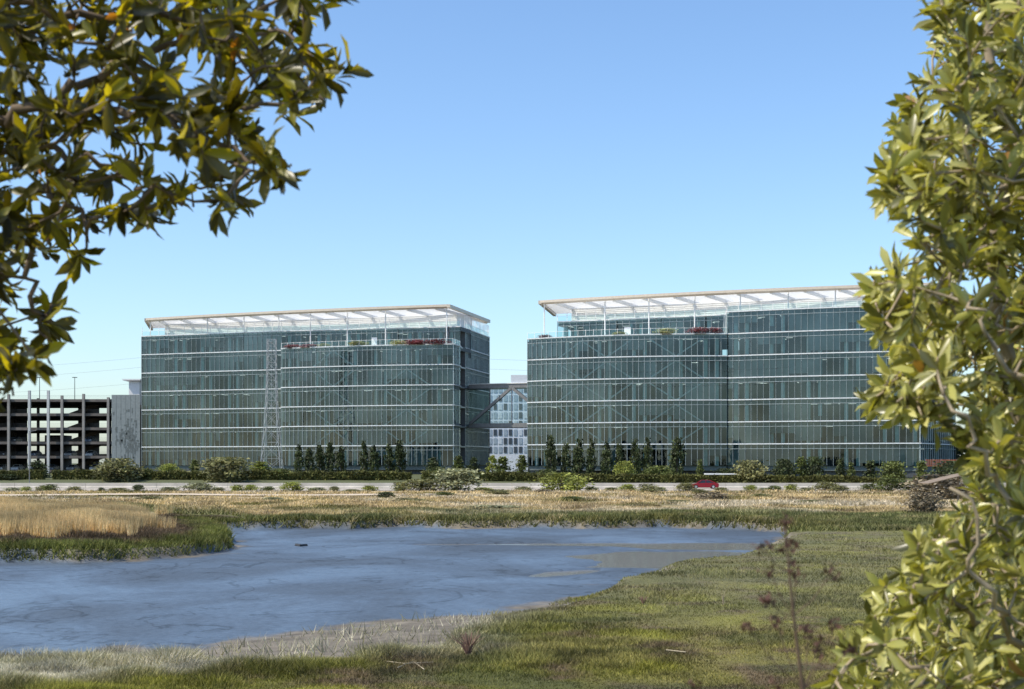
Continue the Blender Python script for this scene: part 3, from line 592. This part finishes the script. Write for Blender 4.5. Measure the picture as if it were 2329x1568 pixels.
# building behind the gap
oz=Vector((PX(1150,400),400,1.5)); rz=empty('distant_building',oz); tag(rz,'pale gridded building seen through the gap between the offices','building')
x0,x1=PX(1105,400),PX(1215,400)
q=MB(oz); q.box(((x0+x1)/2,407,(ZY(872,400)+1.5)/2),(x1-x0,13,ZY(872,400)-1.5)); q.build('wall',mat('pale_wall',(.70,.75,.82),.6),rz)
q=MB(oz); q.box((PX(1182,404),404,ZY(862,400)),(5,6,2.4)); q.build('roof_box',M['white'],rz)
wm=[mat('far_glass_a',(.07,.09,.11),.3),mat('far_glass_b',(.36,.44,.51),.3),mat('far_glass_c',(.6,.67,.73),.3)]
for r_ in range(8):
    zz=ZY(1030,400)+r_*2.42*1.0
    for c_ in range(9):
        xx=x0+.8+c_*(x1-x0-1.6)/8.4
        q=MB(oz); q.box((xx+.4,400.44,zz+.9),(.95,.1,1.75)); q.build('window',wm[rg.choice([0,0,1,1,2])],rz)
ox=Vector((PX(306,352),352,1.5)); r0=empty('stair_tower',ox); tag(r0,'white stair tower with flat overhanging roof behind the left office','building')
q=MB(ox); q.box((PX(310,352),352,(ZY(868,352)+1.5)/2),(2.6,4,ZY(868,352)-1.5)); q.build('wall',M['white'],r0)
q=MB(ox); q.box((PX(306,352),352,ZY(865,352)),(4.4,6,.35)); q.build('roof',M['white'],r0)
# ---------------- garage
og=Vector((-110,332,1.2)); rgk=empty('parking_garage',og); tag(rgk,'open multi level concrete parking garage with mural screen at far left','building')
gx0,gx1=PX(-260,332),PX(254,332); dz=[18.6,15.3,12.0,8.7,5.4,2.1]
for z_ in dz:
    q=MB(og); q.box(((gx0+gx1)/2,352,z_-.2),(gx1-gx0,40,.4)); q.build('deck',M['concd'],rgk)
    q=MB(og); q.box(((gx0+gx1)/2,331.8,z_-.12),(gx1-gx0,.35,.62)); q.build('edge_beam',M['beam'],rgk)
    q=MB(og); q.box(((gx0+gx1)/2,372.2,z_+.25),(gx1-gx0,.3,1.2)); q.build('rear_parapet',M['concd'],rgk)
    q=MB(og)
    for k in range(3): q.box(((gx0+gx1)/2,331.9,z_+.45+k*.3),(gx1-gx0,.03,.03))
    q.build('cable_rail',M['dsteel'],rgk)
for px,top in ((-180,19.2),(-110,19.2),(-40,19.2),(22,19.9),(143,19.6),(192,20.0),(248,19.2)):
    for yy in (331.4,352,371):
        q=MB(og); q.box((PX(px,332),yy,(top+1)/2),(.55,.6,top-1)); q.build('column',M['conc'] if yy<332 else M['concd'],rgk)  # inner rows take the concrete with shade painted into its colour
for px in (67,110):
    q=MB(og); q.box((PX(px,330.6),330.6,(ZY(888,330)+1)/2),(.55,.6,ZY(888,330)-1)); q.build('tall_column',M['grey'],rgk)
for (xa,xb,ya,za,zb) in ((-40,50,360,1.5,18.3),(172,200,366,1.5,18.3),(90,130,368,1.5,11)):
    q=MB(og); q.box(((PX(xa,360)+PX(xb,360))/2,ya,(za+zb)/2),(PX(xb,360)-PX(xa,360),8,zb-za)); q.build('ramp_wall',M['concd'],rgk)
q=MB(og)
for k in range(5): 
    za=dz[5-k]; q.bar((PX(150,350),350,za),(PX(232,350),350,za+3.3),.3,1.0)
q.build('ramp_slope',M['beam'],rgk)
q=MB(og); q.bar((gx0,371.8,8.8),(gx0,340,8.8),.3,16); q.build('side_wall',M['concd'],rgk)
sx0,sx1=PX(254,331),PX(319,331)
q=MB(og); zt=ZY(898,331)
for k in range(6):
    w=(sx1-sx0)/6; q.box((sx0+(k+.5)*w,331,(zt+1.4)/2),(w-.05,.25,zt-1.4))
sp=q.build('mural_screen',M['screen'],rgk)
q=MB(og)
for k in range(150):
    xx=random.gauss((sx0+sx1)/2+.6,1.2); zz=random.gauss(9.5,2.6)
    if sx0+.3<xx<sx1-.3 and 3<zz<17:
        w_,h_=random.uniform(.15,.5),random.uniform(.3,1.4); q.box((xx,330.86,zz),(w_,.02+.001*k/150,h_))
q.box(((sx0+sx1)/2+.5,330.86,4.5),(.35,.026,6)); q.build('mural_shapes',M['mural'],sp)['kind']='stuff'
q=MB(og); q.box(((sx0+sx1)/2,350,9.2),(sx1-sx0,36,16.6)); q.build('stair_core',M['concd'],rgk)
for i,px in enumerate((90,170)):
    o_=Vector((PX(px,345),345,18.6)); l=empty('roof_lamp',o_); tag(l,f'slim lamp post on the garage roof, {"left" if i==0 else "right"} one of two','lamp post','lamp posts on the garage roof')
    q=MB(o_); q.tube([o_,o_+Vector((0,0,6))],[.1,.07],8); q.build('pole',M['dsteel'],l)
    q=MB(o_); q.box(o_+Vector((0,0,6.05)),(1.1,.4,.16)); q.build('lamp_head',M['dsteel'],l)
o_=Vector((PX(67,246),246,gz1(PX(67,246),246))); l=empty('street_lamp',o_); tag(l,'thin grey lamp post beside the freeway in front of the garage','lamp post')
q=MB(o_); q.tube([o_,o_+Vector((0,0,9.5))],[.09,.06],8); q.build('pole',M['bsteel'],l); q=MB(o_); q.bar(o_+Vector((-.1,0,9.5)),o_+Vector((1.2,0,9.7)),.12,.1); q.build('lamp_arm',M['bsteel'],l)
# ---------------- cars
def car(x_,y_,z_,rz,paint,label,group=None,cat='car'):
    o=Vector((0,0,0)); rt=empty('car',(x_,y_,z_),rz); tag(rt,label,cat,group)
    pr=[(-2.32,.28),(-2.36,.52),(-2.28,.68),(-1.9,.78),(-1.0,.92),(.2,.95),(1.5,.97),(2.2,.93),(2.34,.75),(2.34,.35),(2.2,.22),(-2.2,.2)]
    q=MB(o); ys=[(-.9,.93),(-.84,1.),(.84,1.),(.9,.93)]
    for k in range(3):
        (ya,sa),(yb,sb)=ys[k],ys[k+1]
        q.hexa([(a*sa,ya,.5+(z-.5)*sa) for a,z in pr],[(a*sb,yb,.5+(z-.5)*sb) for a,z in pr])
    q.hexa([(-.38,-.6,1.39),(.85,-.6,1.38),(.85,.6,1.38),(-.38,.6,1.39)],[(-.3,-.5,1.45),(.75,-.5,1.44),(.75,.5,1.44),(-.3,.5,1.45)])
    for s in (-1,1):
        q.bar((-1.15,s*.8,.93),(-.38,s*.62,1.41),.07); q.bar((.85,s*.62,1.4),(1.8,s*.78,.95),.12); q.bar((.25,s*.82,.93),(.2,s*.63,1.4),.07)
    q.build('body',paint,rt)
    q=MB(o); q.hexa([(-1.12,-.79,.92),(1.78,-.77,.94),(1.78,.77,.94),(-1.12,.79,.92)],[(-.36,-.6,1.39),(.83,-.6,1.38),(.83,.6,1.38),(-.36,.6,1.39)]); q.build('window',M['cglass'],rt)
    for xx in (-1.42,1.42):
        for s in (-1,1):
            q=MB(o); q.tube([(xx,s*.93,.33),(xx,s*.70,.33)],[.33,.33],14); w=q.build('wheel',M['tyre'],rt)
            q=MB(o); q.tube([(xx,s*.945,.33),(xx,s*.90,.33)],[.2,.2],10); q.build('rim',M['rim'],w)
    for s in (-1,1):
        q=MB(o); q.box((-2.26,s*.66,.62),(.22,.36,.13)); q.build('headlight',M['white'],rt)
        q=MB(o); q.box((2.28,s*.66,.78),(.16,.36,.14)); q.build('tail_light',M['orange'],rt)
car(PX(1601,234),234,-.3,0,mat('red_paint',(.24,.008,.02),.25,.2,.03),'dark red sedan driving on the freeway before the right office')
paints=[mat('silver_paint',(.5,.5,.5),.3,.4),mat('white_car_paint',(.75,.75,.75),.3),mat('black_paint',(.03,.03,.035),.3),mat('blue_grey_paint',(.12,.16,.22),.3)]
for i,(px,lv) in enumerate([(10,5),(45,5),(92,5),(125,5),(170,5),(222,5),(15,4),(85,4),(165,4),(212,4),(40,3),(210,3)]):
    car(PX(px,338),336.5,dz[lv],1.57,paints[i%4],f'{["silver","white","black","blue grey"][i%4]} parked car on garage level {6-lv}, {["far left","left","middle left","middle","middle right","right"][min(5,max(0,px//40))]} bay','cars parked in the garage')
# ---------------- pylon and lines
o_=Vector((PX(618,292),292,1.5)); py=empty('lattice_pylon',o_); tag(py,'tall grey lattice power pylon in front of the left glass office','pylon')
H=ZY(772,292)-1.5
def hw(t): return .85+1.35*(1-t)**2.2
def cor(t,i): w=hw(t); sx,sy=[(-1,-1),(1,-1),(1,1),(-1,1)][i]; return o_+Vector((sx*w,sy*w,t*H))
tl=[0,.12,.24,.36,.46,.55,.63,.7,.77,.83,.89,.95,1]
for i in range(4):
    q=MB(o_)
    for k in range(len(tl)-1): q.bar(cor(tl[k],i),cor(tl[k+1],i),.12)
    q.build('leg',M['steel'],py)
q=MB(o_)
for k in range(len(tl)-1):
    for i in range(4):
        j=(i+1)%4; q.bar(cor(tl[k],i),cor(tl[k+1],j),.06); q.bar(cor(tl[k],j),cor(tl[k+1],i),.06); q.bar(cor(tl[k+1],i),cor(tl[k+1],j),.06)
q.build('lattice',M['steel'],py)
arms=[]
for t in (.9,.78,.97):
    q=MB(o_); z_=t*H; c_=o_+Vector((0,0,z_))
    for s in (-1,1): q.bar(c_+Vector((0,-.8,0)),c_+Vector((s*.4,-2.6,.1)),.1)
    q.build('cross_arm',M['steel'],py); arms.append(c_+Vector((0,-2.4,0)))
for i,(ar,yl,yr) in enumerate(zip(arms,(868,900,845),(770,800,745))):
    for sd,(pe,De,ye) in (('left',(-300,340,yl)),('right',(2500,262,yr))):
        e=P(pe,ye,De); q=MB(ar); pts=[]; 
        for k in range(33):
            t=k/32; p=ar.lerp(e,t); p.z-=4*t*(1-t)*(1.5 if sd=='left' else 5.0); pts.append(p)
        q.tube(pts,[.016]*33,3); tag(q.build('power_line',M['dsteel']),f'{["middle","lower","upper"][i]} power line running {sd} from the lattice pylon','power line','power lines')
# roofed shelter, orange netting
o_=Vector((PX(2145,120),120,gz1(PX(2145,120),120))); q0=empty('shelter',o_); tag(q0,'small open shelter with tan roof at right behind the bush','shelter')
x0,x1=PX(2100,120),PX(2190,120); zt=ZY(1085,120)
q=MB(o_); q.hexa([(x0,118.5,zt-.55),(x1,118.5,zt+.25),(x1,121.5,zt+.25),(x0,121.5,zt-.55)],[(x0,118.5,zt-.50),(x1,118.5,zt+.31),(x1,121.5,zt+.31),(x0,121.5,zt-.50)]); q.build('roof',M['wood'],q0)
for xx,tz in ((x0+.8,zt-.45),(x1-.4,zt+.15)):
    q=MB(o_); q.bar((xx,120,o_.z-.1),(xx,120,tz),.12); q.build('post',M['wood'],q0)
o_=Vector((PX(2140,258),258,1.0)); x0,x1=PX(2105,258),PX(2195,258); q0=empty('safety_fence',o_); tag(q0,'orange safety fence at the right end of the right office','fence')
q=MB(o_)
for k in range(4): q.bar((x0,258,3.4+k*.35),(x1,258,3.4+k*.35),.05,.12)
q.build('netting',M['orange'],q0)
for k in range(6):
    q=MB(o_); xx=x0+(x1-x0)*k/5; q.bar((xx,258.05,.8),(xx,258.05,4.7),.1); q.build('post',M['bsteel'],q0)
o_=Vector((PX(1638,252),252,gz1(PX(1638,252),252))); q0=empty('flat_canopy',o_); tag(q0,'low white flat canopy on posts behind the red car','canopy')
q=MB(o_); q.box((o_.x,252,ZY(1078,252)),(5.4,2.5,.22)); q.build('roof',M['white'],q0)
for s in (-1,1):
    q=MB(o_); q.bar((o_.x+s*2.2,252,o_.z-.2),(o_.x+s*2.2,252,ZY(1079,252)),.12); q.build('post',M['bsteel'],q0)
# ---------------- foreground foliage
LT=A_([(0,0,0),(.33,0,-.01),(.68,0,-.02),(1,0,-.09),(.36,.36,.05),(.72,.42,.04),(.36,-.36,.05),(.72,-.42,.04)],float)
LF=A_([(0,4,1),(1,4,5),(1,5,2),(2,5,3),(0,1,6),(1,7,6),(1,2,7),(2,3,7)])
def leaves(name,cen,ax,nper,Ll,Wr,colf,m,parent,o,seed):
    r=np.random.RandomState(seed); n=len(cen)*nper; c=np.repeat(cen,nper,0); a=np.repeat(ax,nper,0)
    rnd=r.normal(0,1,(n,3)); pp=rnd-(rnd*a).sum(1)[:,None]*a; pp/=np.linalg.norm(pp,axis=1)[:,None]
    th=r.uniform(.35,1.45,n)[:,None]; d=a*np.cos(th)+pp*np.sin(th); d[:,2]-=.12; d/=np.linalg.norm(d,axis=1)[:,None]
    sd=np.cross(d,a+r.normal(0,.25,(n,3))); sd/=np.linalg.norm(sd,axis=1)[:,None]; nn=np.cross(sd,d); nn*=np.sign((nn*a).sum(1))[:,None]
    L_=Ll*r.uniform(.6,1.15,n)[:,None,None]; base=c-a*(r.uniform(0,.06,n)[:,None])
    T=LT[None]; V=base[:,None,:]+L_*(T[:,:,0:1]*d[:,None,:]+T[:,:,1:2]*sd[:,None,:]*Wr+T[:,:,2:3]*nn[:,None,:])
    Fc=(LF[None]+8*np.arange(n)[:,None,None]).reshape(-1,3)
    col=colf(r,n); C=np.repeat(col[:,None,:],8,1).reshape(-1,3)
    ob=npmesh(name,(V.reshape(-1,3)-A_(o)),Fc,C,m,parent); ob.data.polygons.foreach_set('use_smooth',[True]*len(Fc)); return ob
def inpoly(px,py,poly):
    ins=False; n=len(poly)
    for i in range(n):
        ax,ay=poly[i];bx,by=poly[(i+1)%n]
        if (ay>py)!=(by>py) and px<(bx-ax)*(py-ay)/(by-ay)+ax: ins=not ins
    return ins
def bush(name,label,cat,base,limbs,poly,holes,n,D0,D1,m,colf,seed,nper,bark,twig,Ll,Wr,outdir,crn):
    rt=empty(name,base); tag(rt,label,cat); r=random.Random(seed)
    nodes=[]
    for li,(pts,ra,rb_) in enumerate(limbs):
        P3=[P(*q) for q in pts]; full=[]
        for k in range(len(P3)-1):
            for j in range(5):
                t=j/5; p=P3[k].lerp(P3[k+1],t)
                if k+j>0: p+=Vector((r.gauss(0,.015),r.gauss(0,.02),r.gauss(0,.015)))
                full.append(p)
        full.append(P3[-1]); N_=len(full)
        q=MB(base); q.tube(full,[ra+(rb_-ra)*i/(N_-1) for i in range(N_)],7); q.build('trunk' if li==0 else 'limb',bark,rt,True)
        nodes+=full
    nodes=np.array([tuple(p) for p in nodes]); cs=[]
    while len(cs)<n:
        px,py=r.uniform(min(p[0] for p in poly),max(p[0] for p in poly)),r.uniform(min(p[1] for p in poly),max(p[1] for p in poly))
        if not inpoly(px,py,poly): continue
        if any(((px-hx)/hr)**2+((py-hy)/hs)**2<1 and r.random()<.95 for hx,hy,hr,hs in holes): continue
        cs.append(P(px,py,r.uniform(D0,D1)))
    cs=np.array([tuple(c) for c in cs]); dm=np.array([np.min(((nodes-c)**2).sum(1)) for c in cs]); cs=cs[np.argsort(dm)]
    q=MB(base); ax=[]
    for c in cs:
        i=np.argmin(((nodes-c)**2).sum(1)); a=Vector(nodes[i]); e=Vector(c); d=e-a; L_=d.length
        mid=a+d*.5+Vector((r.gauss(0,.08),r.gauss(0,.08),r.gauss(-.02,.08)))*L_
        q.tube([a,a.lerp(mid,.6),mid,mid.lerp(e,.55),e],[.0055,.0048,.004,.0035,.003],4)
        nodes=np.vstack([nodes,[tuple(mid)],[tuple(mid.lerp(e,.6))]])
        v=(e-mid).normalized()*.7+outdir*.5+Vector((r.gauss(0,.35),r.gauss(0,.35),r.gauss(.15,.35))); ax.append(tuple(v.normalized()))
    q.build('twigs',twig,rt,True)['kind']='stuff'
    leaves(crn,cs,np.array(ax),nper,Ll,Wr,colf,m,rt,base,seed)
    return rt
ML=matv('broad_leaf',(1,1,1),.36,.40,6,(3.8,3.3,.45),.55,.12)
ML2=matv('broad_leaf_pale',(1,1,1),.34,.24,6,(1.8,1.7,.4),.6,.12)
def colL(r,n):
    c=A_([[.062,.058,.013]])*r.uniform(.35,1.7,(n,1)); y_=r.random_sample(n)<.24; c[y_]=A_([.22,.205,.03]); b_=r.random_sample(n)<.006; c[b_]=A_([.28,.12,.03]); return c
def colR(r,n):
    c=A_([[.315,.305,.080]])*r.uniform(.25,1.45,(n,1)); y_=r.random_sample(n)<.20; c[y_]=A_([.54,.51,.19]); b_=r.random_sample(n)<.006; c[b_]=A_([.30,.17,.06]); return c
bL=Vector(P(-450,2375,4.4)); 
limL=[([(-450,2400,4.4),(-420,1500,4.4),(-400,900,4.4),(-340,400,4.3),(-260,0,4.2),(-200,-400,4.2)],.09,.035),
([(-340,400,4.3),(-150,300,4.2),(0,270,4.2),(130,235,4.1),(330,250,4.1),(430,290,4.1),(540,330,4.0),(630,390,4.0)],.022,.005),
([(130,235,4.1),(260,150,4.2),(430,90,4.2),(620,70,4.2),(760,150,4.1)],.014,.005),
([(430,290,4.1),(520,240,4.0),(650,230,4.0),(740,210,4.0)],.010,.004),
([(-340,400,4.3),(-100,330,4.4),(60,350,4.4),(200,360,4.3),(320,420,4.3),(440,470,4.2)],.018,.004),
([(-400,900,4.4),(-200,560,4.3),(0,500,4.2),(60,560,4.2),(70,700,4.2),(110,800,4.2)],.02,.004),
([(-260,0,4.2),(-50,-20,4.1),(150,30,4.1),(350,40,4.2),(560,-20,4.2)],.02,.006),
([(60,350,4.4),(120,450,4.3),(220,500,4.2),(270,510,4.2)],.011,.004),
([(-200,560,4.3),(-60,700,4.3),(-10,830,4.3),(30,900,4.3)],.013,.004)]
polyL=[(-420,-260),(770,-260),(790,0),(805,100),(795,190),(745,240),(700,280),(690,330),(650,410),(580,430),(500,490),(440,490),(400,460),(320,525),(250,545),(160,600),(110,650),(130,740),(140,800),(80,860),(10,900),(-60,980),(-420,980)]
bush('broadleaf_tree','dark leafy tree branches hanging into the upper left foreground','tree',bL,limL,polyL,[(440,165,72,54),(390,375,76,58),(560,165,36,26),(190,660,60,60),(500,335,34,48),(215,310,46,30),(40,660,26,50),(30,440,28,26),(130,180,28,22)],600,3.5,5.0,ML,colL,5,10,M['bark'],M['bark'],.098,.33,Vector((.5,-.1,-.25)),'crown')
bR=Vector(P(2520,2150,4.8))
limR=[([(2520,2150,4.8),(2440,1568,4.8),(2340,1200,4.7),(2290,900,4.7),(2270,600,4.7),(2300,300,4.7),(2240,50,4.7),(2260,-200,4.7)],.036,.012),
([(2440,1568,4.8),(2300,1480,4.5),(2200,1380,4.2),(2080,1330,4.0)],.015,.005),
([(2520,2150,4.8),(2480,1500,4.6),(2400,1050,4.3),(2200,980,4.0),(2050,920,4.0)],.018,.005),
([(2400,1050,4.3),(2420,800,4.3),(2230,680,4.2),(2060,650,4.2)],.013,.004),
([(2420,800,4.3),(2430,500,4.4),(2260,430,4.4),(2070,400,4.4)],.013,.004),
([(2520,2150,4.8),(2330,1650,4.3),(2130,1540,4.0),(1990,1480,4.0)],.017,.005),
([(2340,1200,4.7),(2240,1230,4.3),(2150,1240,4.1),(2080,1260,4.1)],.012,.004),
([(2400,1568,4.3),(2290,1420,3.85),(2230,1300,3.7),(2160,1110,3.65)],.011,.004),
([(2420,1250,4.1),(2300,1130,3.75),(2210,1020,3.65),(2150,880,3.65)],.010,.004),
([(2440,900,4.0),(2330,860,3.7),(2240,780,3.65),(2200,700,3.65)],.009,.004),
([(2300,300,4.7),(2200,180,4.7),(2140,90,4.7)],.013,.005)]
polyR=[(2140,-160),(2120,40),(2130,150),(2060,240),(2020,330),(1985,430),(2050,520),(2110,560),(2010,610),(1970,655),(1995,740),(2030,850),(1960,920),(2040,945),(2160,965),(2215,1040),(2220,1130),(2150,1200),(2070,1240),(2040,1300),(1970,1380),(1950,1450),(1890,1540),(1850,1700),(2700,1700),(2700,-160)]
bush('broadleaf_bush','tall leafy bush filling the right edge of the foreground','bush',bR,limR,polyR,[(2160,275,26,24),(2270,350,20,18),(2190,870,26,28),(2120,1130,60,30),(2265,1080,30,36),(2230,1340,26,26)],2000,3.7,6.0,ML2,colR,8,11,M['twig'],M['twig'],.084,.33,Vector((-.5,-.35,.25)),'crown')
# dead weed, blurred
bw_=Vector(P(1850,1900,2.6)); q0=empty('dead_weed',bw_); tag(q0,'dark dried weed stalk with seed heads in the blurred foreground, left of the bush','weed')
q=MB(bw_); main=[P(1850,1900,2.6),P(1826,1568,2.6),P(1805,1400,2.6),P(1795,1300,2.6),P(1784,1180,2.6)]
q.tube(main,[.0045,.0036,.0028,.0022,.0015],5)
heads=[(1735,1245),(1785,1185),(1890,1305),(1752,1300),(1748,1362),(1765,1415),(1700,1425),(1862,1465),(1840,1440),(1870,1500),(1575,1562),(1810,1300),(1800,1240),(1760,1560),(1930,1480),(1900,1420)]
for hx,hy in heads:
    st=min(main[1:],key=lambda p:abs(p.z-ZY(hy+90,2.6))); q.tube([st,(st+P(hx,hy,2.6))/2+Vector((0,0,-.01)),P(hx,hy,2.6)],[.0014,.0011,.0008],4)
q.build('stalk',mat('weed_stalk',(.11,.07,.045),.8),q0)
r=np.random.RandomState(4); mh=matv('seed_head',(.10,.05,.037),.8)
for hx,hy in heads:
    n=26; c=A_([tuple(P(hx,hy,2.6))])+r.normal(0,.0078,(n,3)); a=r.normal(0,.0032,(n,3)); b_=r.normal(0,.0032,(n,3))
    V=np.stack([c+a,c-a+b_,c-a-b_],1).reshape(-1,3)-A_(bw_); npmesh('seed_head',V,np.arange(3*n).reshape(-1,3),np.ones((3*n,3)),mh,q0)
# small things on the marsh
def spiky(px,py,D,hm,n,colr,name,label,spread=.5):
    x_,y_=PX(px,D),D; z_=gz1(x_,y_); o_=Vector((x_,y_,z_)); q=MB(o_); rr=random.Random(int(px))
    for k in range(n):
        a=rr.uniform(0,6.28); s_=rr.uniform(.1,spread); q.tube([o_,o_+Vector((math.cos(a)*s_*hm*.4,math.sin(a)*s_*hm*.4,hm*.5)),o_+Vector((math.cos(a)*s_*hm,math.sin(a)*s_*hm,hm*rr.uniform(.7,1)))],[.01,.007,.003],3)
    return tag(q.build(name,colr),label,name.replace('_',' '))
mred=mat('dry_red_stem',(.22,.13,.095),.85)
spiky(1065,1480,F*4.1/(1500-HY),.55,70,mred,'dead_shrub','small reddish brown dead shrub on the bleached near bank',.75)
spiky(1645,1360,F*4/(1375-HY),.5,4,M['twig'],'dry_stalk','lone thin dry stalk standing on the green marsh at right',.25)
spiky(1463,1365,F*4/(1372-HY),.25,30,mred,'dry_tuft','small dry brown tuft on the marsh right of the pond',.7)
def stick(pts,rad,m,name,label,cat,z=None):
    P3=[]
    for px,py in pts:
        x_,y_=gp(px,py,0 if z is None else z); P3.append(Vector((x_,y_,gz1(x_,y_)+.09 if z is None else z+.08)))
    q=MB(P3[0]); q.tube(P3,[rad]*len(P3),6); return tag(q.build(name,m),label,cat)
stick([(880,1512),(920,1520),(985,1515)],.012,M['driftwood'],'driftwood','pale driftwood stick lying across the grass at bottom centre','driftwood')
stick([(905,1532),(940,1512),(965,1538)],.010,M['driftwood'],'driftwood','crooked thin driftwood twig touching the longer stick at bottom centre','driftwood')
stick([(278,1528),(300,1532),(322,1530)],.018,M['driftwood'],'driftwood','short pale driftwood piece in the grass at lower left','driftwood')
stick([(1515,1495),(1560,1500)],.012,M['driftwood'],'driftwood','thin pale driftwood stick on the green grass at lower right','driftwood')
stick([(674,1243),(684,1245),(697,1244)],.1,M['log'],'log','short black log lying on the blue mud left of centre','log',MUDZ)
# ---------------- world, sun, camera
EL=52; ts=Vector((-.85,-.35,0)).normalized(); az=math.atan2(ts.x,ts.y)
w=bpy.data.worlds.new('World'); sc.world=w; w.use_nodes=True; WN=w.node_tree.nodes; bg=WN['Background']
sky=WN.new('ShaderNodeTexSky'); sky.sky_type='NISHITA'; sky.sun_disc=False; sky.sun_elevation=math.radians(EL); sky.sun_rotation=az; sky.air_density=1.0; sky.dust_density=.9; sky.ozone_density=1.6
hs=WN.new('ShaderNodeHueSaturation'); hs.inputs['Saturation'].default_value=1.06; hs.inputs['Value'].default_value=1.36
ml=WN.new('ShaderNodeMix'); ml.data_type='RGBA'; ml.blend_type='MULTIPLY'; ml.inputs[0].default_value=1; ml.inputs[7].default_value=(.89,.985,1.08,1)
w.node_tree.links.new(sky.outputs[0],hs.inputs['Color']); w.node_tree.links.new(hs.outputs[0],ml.inputs[6]); w.node_tree.links.new(ml.outputs[2],bg.inputs[0]); bg.inputs[1].default_value=.145
ld=bpy.data.lights.new('sun','SUN'); ld.energy=5.0; ld.angle=math.radians(.5); ld.color=(1,.92,.79); so=bpy.data.objects.new('sun',ld); COL.objects.link(so)
dv=Vector((ts.x*math.cos(math.radians(EL)),ts.y*math.cos(math.radians(EL)),math.sin(math.radians(EL)))); so.rotation_euler=dv.to_track_quat('Z','Y').to_euler()
cd=bpy.data.cameras.new('camera'); cam=bpy.data.objects.new('camera',cd); COL.objects.link(cam); cam.location=(0,0,CZ); cam.rotation_euler=(math.pi/2,0,0)
cd.sensor_width=36; cd.lens=F/2329*36; cd.shift_y=(HY-783.5)/2329; cd.clip_end=8000; cd.clip_start=.1
cd.dof.use_dof=True; cd.dof.focus_distance=200; cd.dof.aperture_fstop=7
sc.camera=cam
sc.view_settings.view_transform='Standard'; sc.view_settings.look='None'; sc.view_settings.exposure=0
